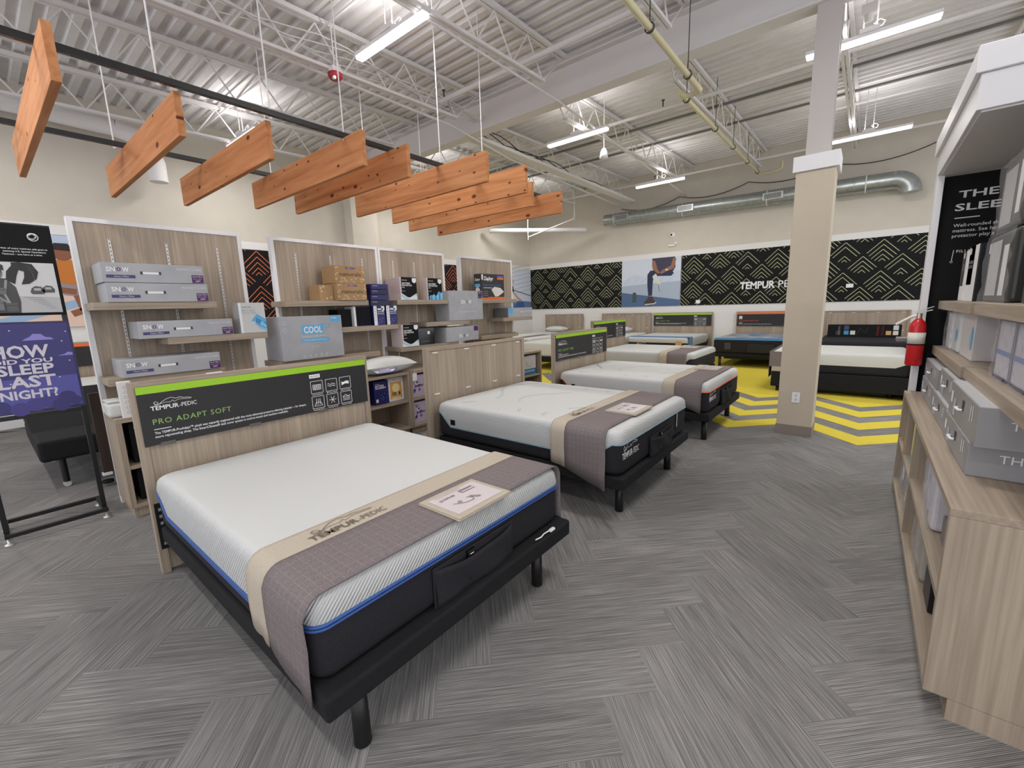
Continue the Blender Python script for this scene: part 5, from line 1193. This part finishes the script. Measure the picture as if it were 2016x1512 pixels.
# grey long boxes on the counter; printed end faces the viewer (-y), handle side faces -x
SILD = noisy('dark_silver_print', (142,141,142), (150,149,150), 6, .4, det=1)
def therm(x, y0, L, z, H, D, label, thermo=True, top=mat((184,186,188), .45)):
    t = thing('carton', label, 'box', (x, y0, z+.0008), 0, 'long silver boxes stacked on the right counter')
    MB().box(0,D,0,L,0,H,SILD).build('box_body', t, bevel=.003)
    MB().box(.004,D-.004,.004,L-.004,H+.0002,H+.0016,top).build('lid', t)
    a = Art()
    if thermo: a.text('THERMA COOL', .09, H*.50, .035, W_, -.004, width=.36); a.text('CLASSIC', .26, H*.25, .014, W_, 0, spacing=1.3)
    a.build('end_print', t, (0,0,0), (1,0,0), (0,0,1)) if thermo else None
    a = Art(); hl = L-.06
    a.rect(.05,H*.4,.10,H*.75,W_,1); a.rect(.14,H*.1,.20,H*.6,mat((186,180,206), .5),1); a.rect(L*.5,H*.5,L*.5+.05,H*.78,DG,1); a.rect(L*.78,H*.45,L*.78+.015,H*.85,W_,1); a.rect(L*.84,H*.5,L*.84+.015,H*.88,W_,1)
    a.build('side_print', t, (0,L,0), (0,-1,0), (0,0,1))
    MB().tube([(-.001,L*.62,H*.45),(-.013,L*.61,H*.46),(-.013,L*.48,H*.5),(-.001,L*.47,H*.5)], .006, W_, 6).build('handle', t)
    return t
therm(.385, 2.53, .70, UH, .14, .46, 'lower near silver box on the right counter reading THERMA')
therm(.388, 2.46, .72, UH+.142, .165, .46, 'upper near silver box with torn lid on the right counter')
therm(.392, 3.25, .64, UH, .14, .46, 'lower middle silver box on the right counter behind the near stack')
therm(.392, 3.91, .66, UH, .14, .46, 'lower far silver box on the right counter next to white post')
therm(.41, 3.27, .56, UH+.142, .15, .44, 'upper middle silver box on the right counter')
therm(.40, 3.85, .74, UH+.142, .13, .44, 'upper far silver box on the right counter next to white post', False)
# shelf goods on right
def pack(x, y, z, sx, sy, sz, label, col, film=False, group=None, arts=None, name='carton'):
    t = thing(name, label, 'package', (x, y, z+.0008), 0, group)
    rbox('body', t, 0,sx,0,sy,0,sz,col,.004 if not film else .02)
    if film:
        mb = MB(); random.seed(int(x*100+y*10))
        n = 8; vs = []
        for j in range(n+1):
            for i in range(n+1): vs.append((-.006-random.random()*.014, sy*i/n, sz*j/n))
        mb.add(vs, [(j*(n+1)+i, j*(n+1)+i+1, (j+1)*(n+1)+i+1, (j+1)*(n+1)+i) for i in range(n) for j in range(n)], PLASTIC, True); mb.build('plastic_film', t)
    if arts:
        a = Art(); arts(a, sy, sz); a.build('side_print', t, (0,sy,0), (0,-1,0), (0,0,1))
    return t
DKP = mat((20,20,24), .4)
def wmp(a, W, H): a.rect(.02,H*.3,W*.6,H,mat((52,52,56), .4),1); a.rect(.03,H*.86,.08,H*.97,W_,2); a.text('MATTRESS', .04, H*.68, .02, GY, .02, width=W*.4); a.text('PROTECTOR', .04, H*.6, .02, GY, .02, width=W*.4)
pack(.50, 4.2, 1.55, .14, .2, .33, 'white box leaning at far end of the upper right shelf', W_, False, None, wmp)
t_ = pack(.50, 3.84, 1.55, .30, .32, .34, 'black sided white protector box on the far end of the upper right shelf', DKP, False, None, lambda a, W, H: (a.rect(0,0,W,H,W_,1), wmp(a, W, H)))
pack(.50, 2.98, 1.55, .36, .58, .34, 'clear wrapped dark pillow pack on the upper right shelf, lower of two', mat((44,46,43), .4), True, None, lambda a, W, H: (a.rect(.06,H*.1,.3,H*.9,mat((206,206,204), .4),1), a.rect(.36,H*.1,.46,H*.8,W_,1), a.rect(.02,H*.75,.06,H*.9,W_,2)))
pack(.51, 2.96, 1.896, .36, .58, .34, 'clear wrapped dark pillow pack on the upper right shelf, upper of two', mat((40,42,39), .4), True, None, lambda a, W, H: (a.rect(.06,H*.1,.3,H*.9,mat((196,196,194), .4),1), a.rect(.36,H*.2,.44,H*.9,W_,1)))
pack(.52, 2.25, 1.55, .36, .6, .7, 'dark brown carton stack nearest the viewer on the upper right shelf', mat((110,86,60), .6), False, None, lambda a, W, H: (a.rect(0,0,W,H*.5,DKP,1)))
BLW = mat((206,214,224), .4)
pack(.48, 4.3, 1.21, .2, .2, .27, 'white wrapped pack at far end of the lower right shelf', mat((216,218,218), .4), True)
pack(.49, 4.05, 1.21, .2, .22, .28, 'white pack with pale blue spot on the lower right shelf', mat((214,218,218), .4), True, None, lambda a, W, H: a.disc(W*.6,H*.4,.04,CY,1))
def pab(a, W, H): a.disc(W*.85,H*.45,.035,CY,1,14,.07)
t = pack(.50, 3.61, 1.21, .34, .40, .28, 'white box reading PROTECT A BED on the lower right shelf', mat((210,206,206), .4), False, None, pab)
a = Art(); a.text('PROTECT·A·BED', 0, 0, .018, mat((70,70,76), .5), .005, width=.17); a.build('front_lettering', t, (.24,0,.06), (0,0,1), (-1,0,0))
pack(.50, 2.74, 1.21, .3, .29, .27, 'blue edged clear linen pack on the lower right shelf, the farther one', mat((206,204,214), .4), True, None, lambda a, W, H: (a.frame(0.004,0.004,W-.004,H-.004,.012,NAVY,2), a.rect(.02,H*.4,W-.02,H*.48,mat((120,140,190), .5),1)))
pack(.50, 2.42, 1.21, .3, .29, .27, 'blue edged clear linen pack on the lower right shelf, the nearer one', mat((206,204,214), .4), True, None, lambda a, W, H: (a.frame(0.004,0.004,W-.004,H-.004,.012,NAVY,2), a.rect(.02,H*.4,W-.02,H*.48,mat((120,140,190), .5),1)))
pack(.50, 2.02, 1.21, .3, .36, .27, 'blue edged linen pack nearest the viewer on the lower right shelf', mat((196,198,214), .4), True)
# cubby contents
LBG = mat((206,202,208), .5)
for i in range(4):
    y = 2.72+.17*i; pack(.33+.012*i, y, .4855, .30, .13, .26-.01*i, 'clear bagged white linen set in the near upper cubby, %s from viewer' % ('first','second','third','fourth')[i], LBG, True, 'bagged linen sets in the counter', None, 'linen_bag')
pack(.36, 2.45, .4855, .26, .2, .12, 'grey folded pouch at the near end of the upper cubby', mat((120,112,116), .6))
pack(.34, 2.9, .12, .3, .34, .28, 'pale printed pack in the near lower cubby', mat((170,166,158), .5), True)
pack(.35, 2.62, .12, .3, .2, .25, 'black box in the near lower cubby', DKP)
for i in range(2):
    pack(.34, 4.18-.42*i, .1195, .3, .3, .29, 'silver wrapped pack in the far lower cubby, the %s one' % ('farther','nearer')[i], mat((150,150,148), .4), True, None, lambda a, W, H: (a.disc(W*.5,H*.5,.07,W_,1), a.rect(.02,H*.1,.08,H*.3,W_,1)))
YL = mat((214,206,120), .5)
pack(.33, 4.2, .4655, .25, .22, .30, 'yellow and white pack at the far end of upper cubby', YL, False, None, lambda a, W, H: a.rect(.03,.03,W*.5,H-.03,W_,1))
pack(.33, 3.82, .4655, .25, .11, .31, 'yellow striped pack in the upper cubby, middle one', YL, False, None, lambda a, W, H: a.rect(.03,.0,W*.6,H*.2,mat((110,160,200), .5),1))
pack(.33, 3.66, .4655, .25, .11, .31, 'yellow striped pack in the upper cubby, nearer one', YL, False, None, lambda a, W, H: a.rect(.03,.0,W*.6,H*.2,mat((110,160,200), .5),1))
# fire extinguisher on the post
FR = mat((196,28,34), .3)
t = thing('fire_extinguisher', 'red fire extinguisher hung on the white post above the counter', 'fire extinguisher', (.325, 4.555, 1.06))
MB().lathe([(0,0),(.045,0),(.051,.01),(.051,.29),(.045,.325),(.026,.35),(.018,.362),(0,.362)], FR, n=28).build('cylinder', t)
MB().lathe([(.0515,.17),(.0522,.17),(.0522,.255),(.0515,.255)], mat((222,220,208), .5), n=28).build('label_band', t)
MB().lathe([(.0515,.160),(.054,.160),(.054,.168),(.0515,.168)], BLK, n=28).build('strap', t)
MB().cyl((0,0,.362),(0,0,.40),.017,mat((190,186,170), .3, .8)).bar((-.02,0,.40),(.07,0,.425),.016,.008,mat((190,190,186), .3, .7)).bar((-.02,0,.41),(.075,0,.45),.016,.006,mat((190,190,186), .3, .7)).build('valve_handle', t)
MB().tube([(-.01,0,.385),(-.05,0,.37),(-.1,-.01,.335),(-.13,-.02,.315)], .010, mat((226,222,214), .4), 8).build('hose', t)
MB().box(.006,.044,.053,.0845,.1,.34,STEEL).build('wall_bracket', t)
t = thing('card_tray', 'small grey tray sticking out left of the fire extinguisher', 'tray', (.215, 4.70, 1.235))
rbox('tray', t, 0,.11,-.08,.08,0,.03,mat((120,118,118), .5),.005); MB().box(.1105,.1145,-.02,.02,.005,.04,W_).build('arm', t)
bpy.context.view_layer.update()
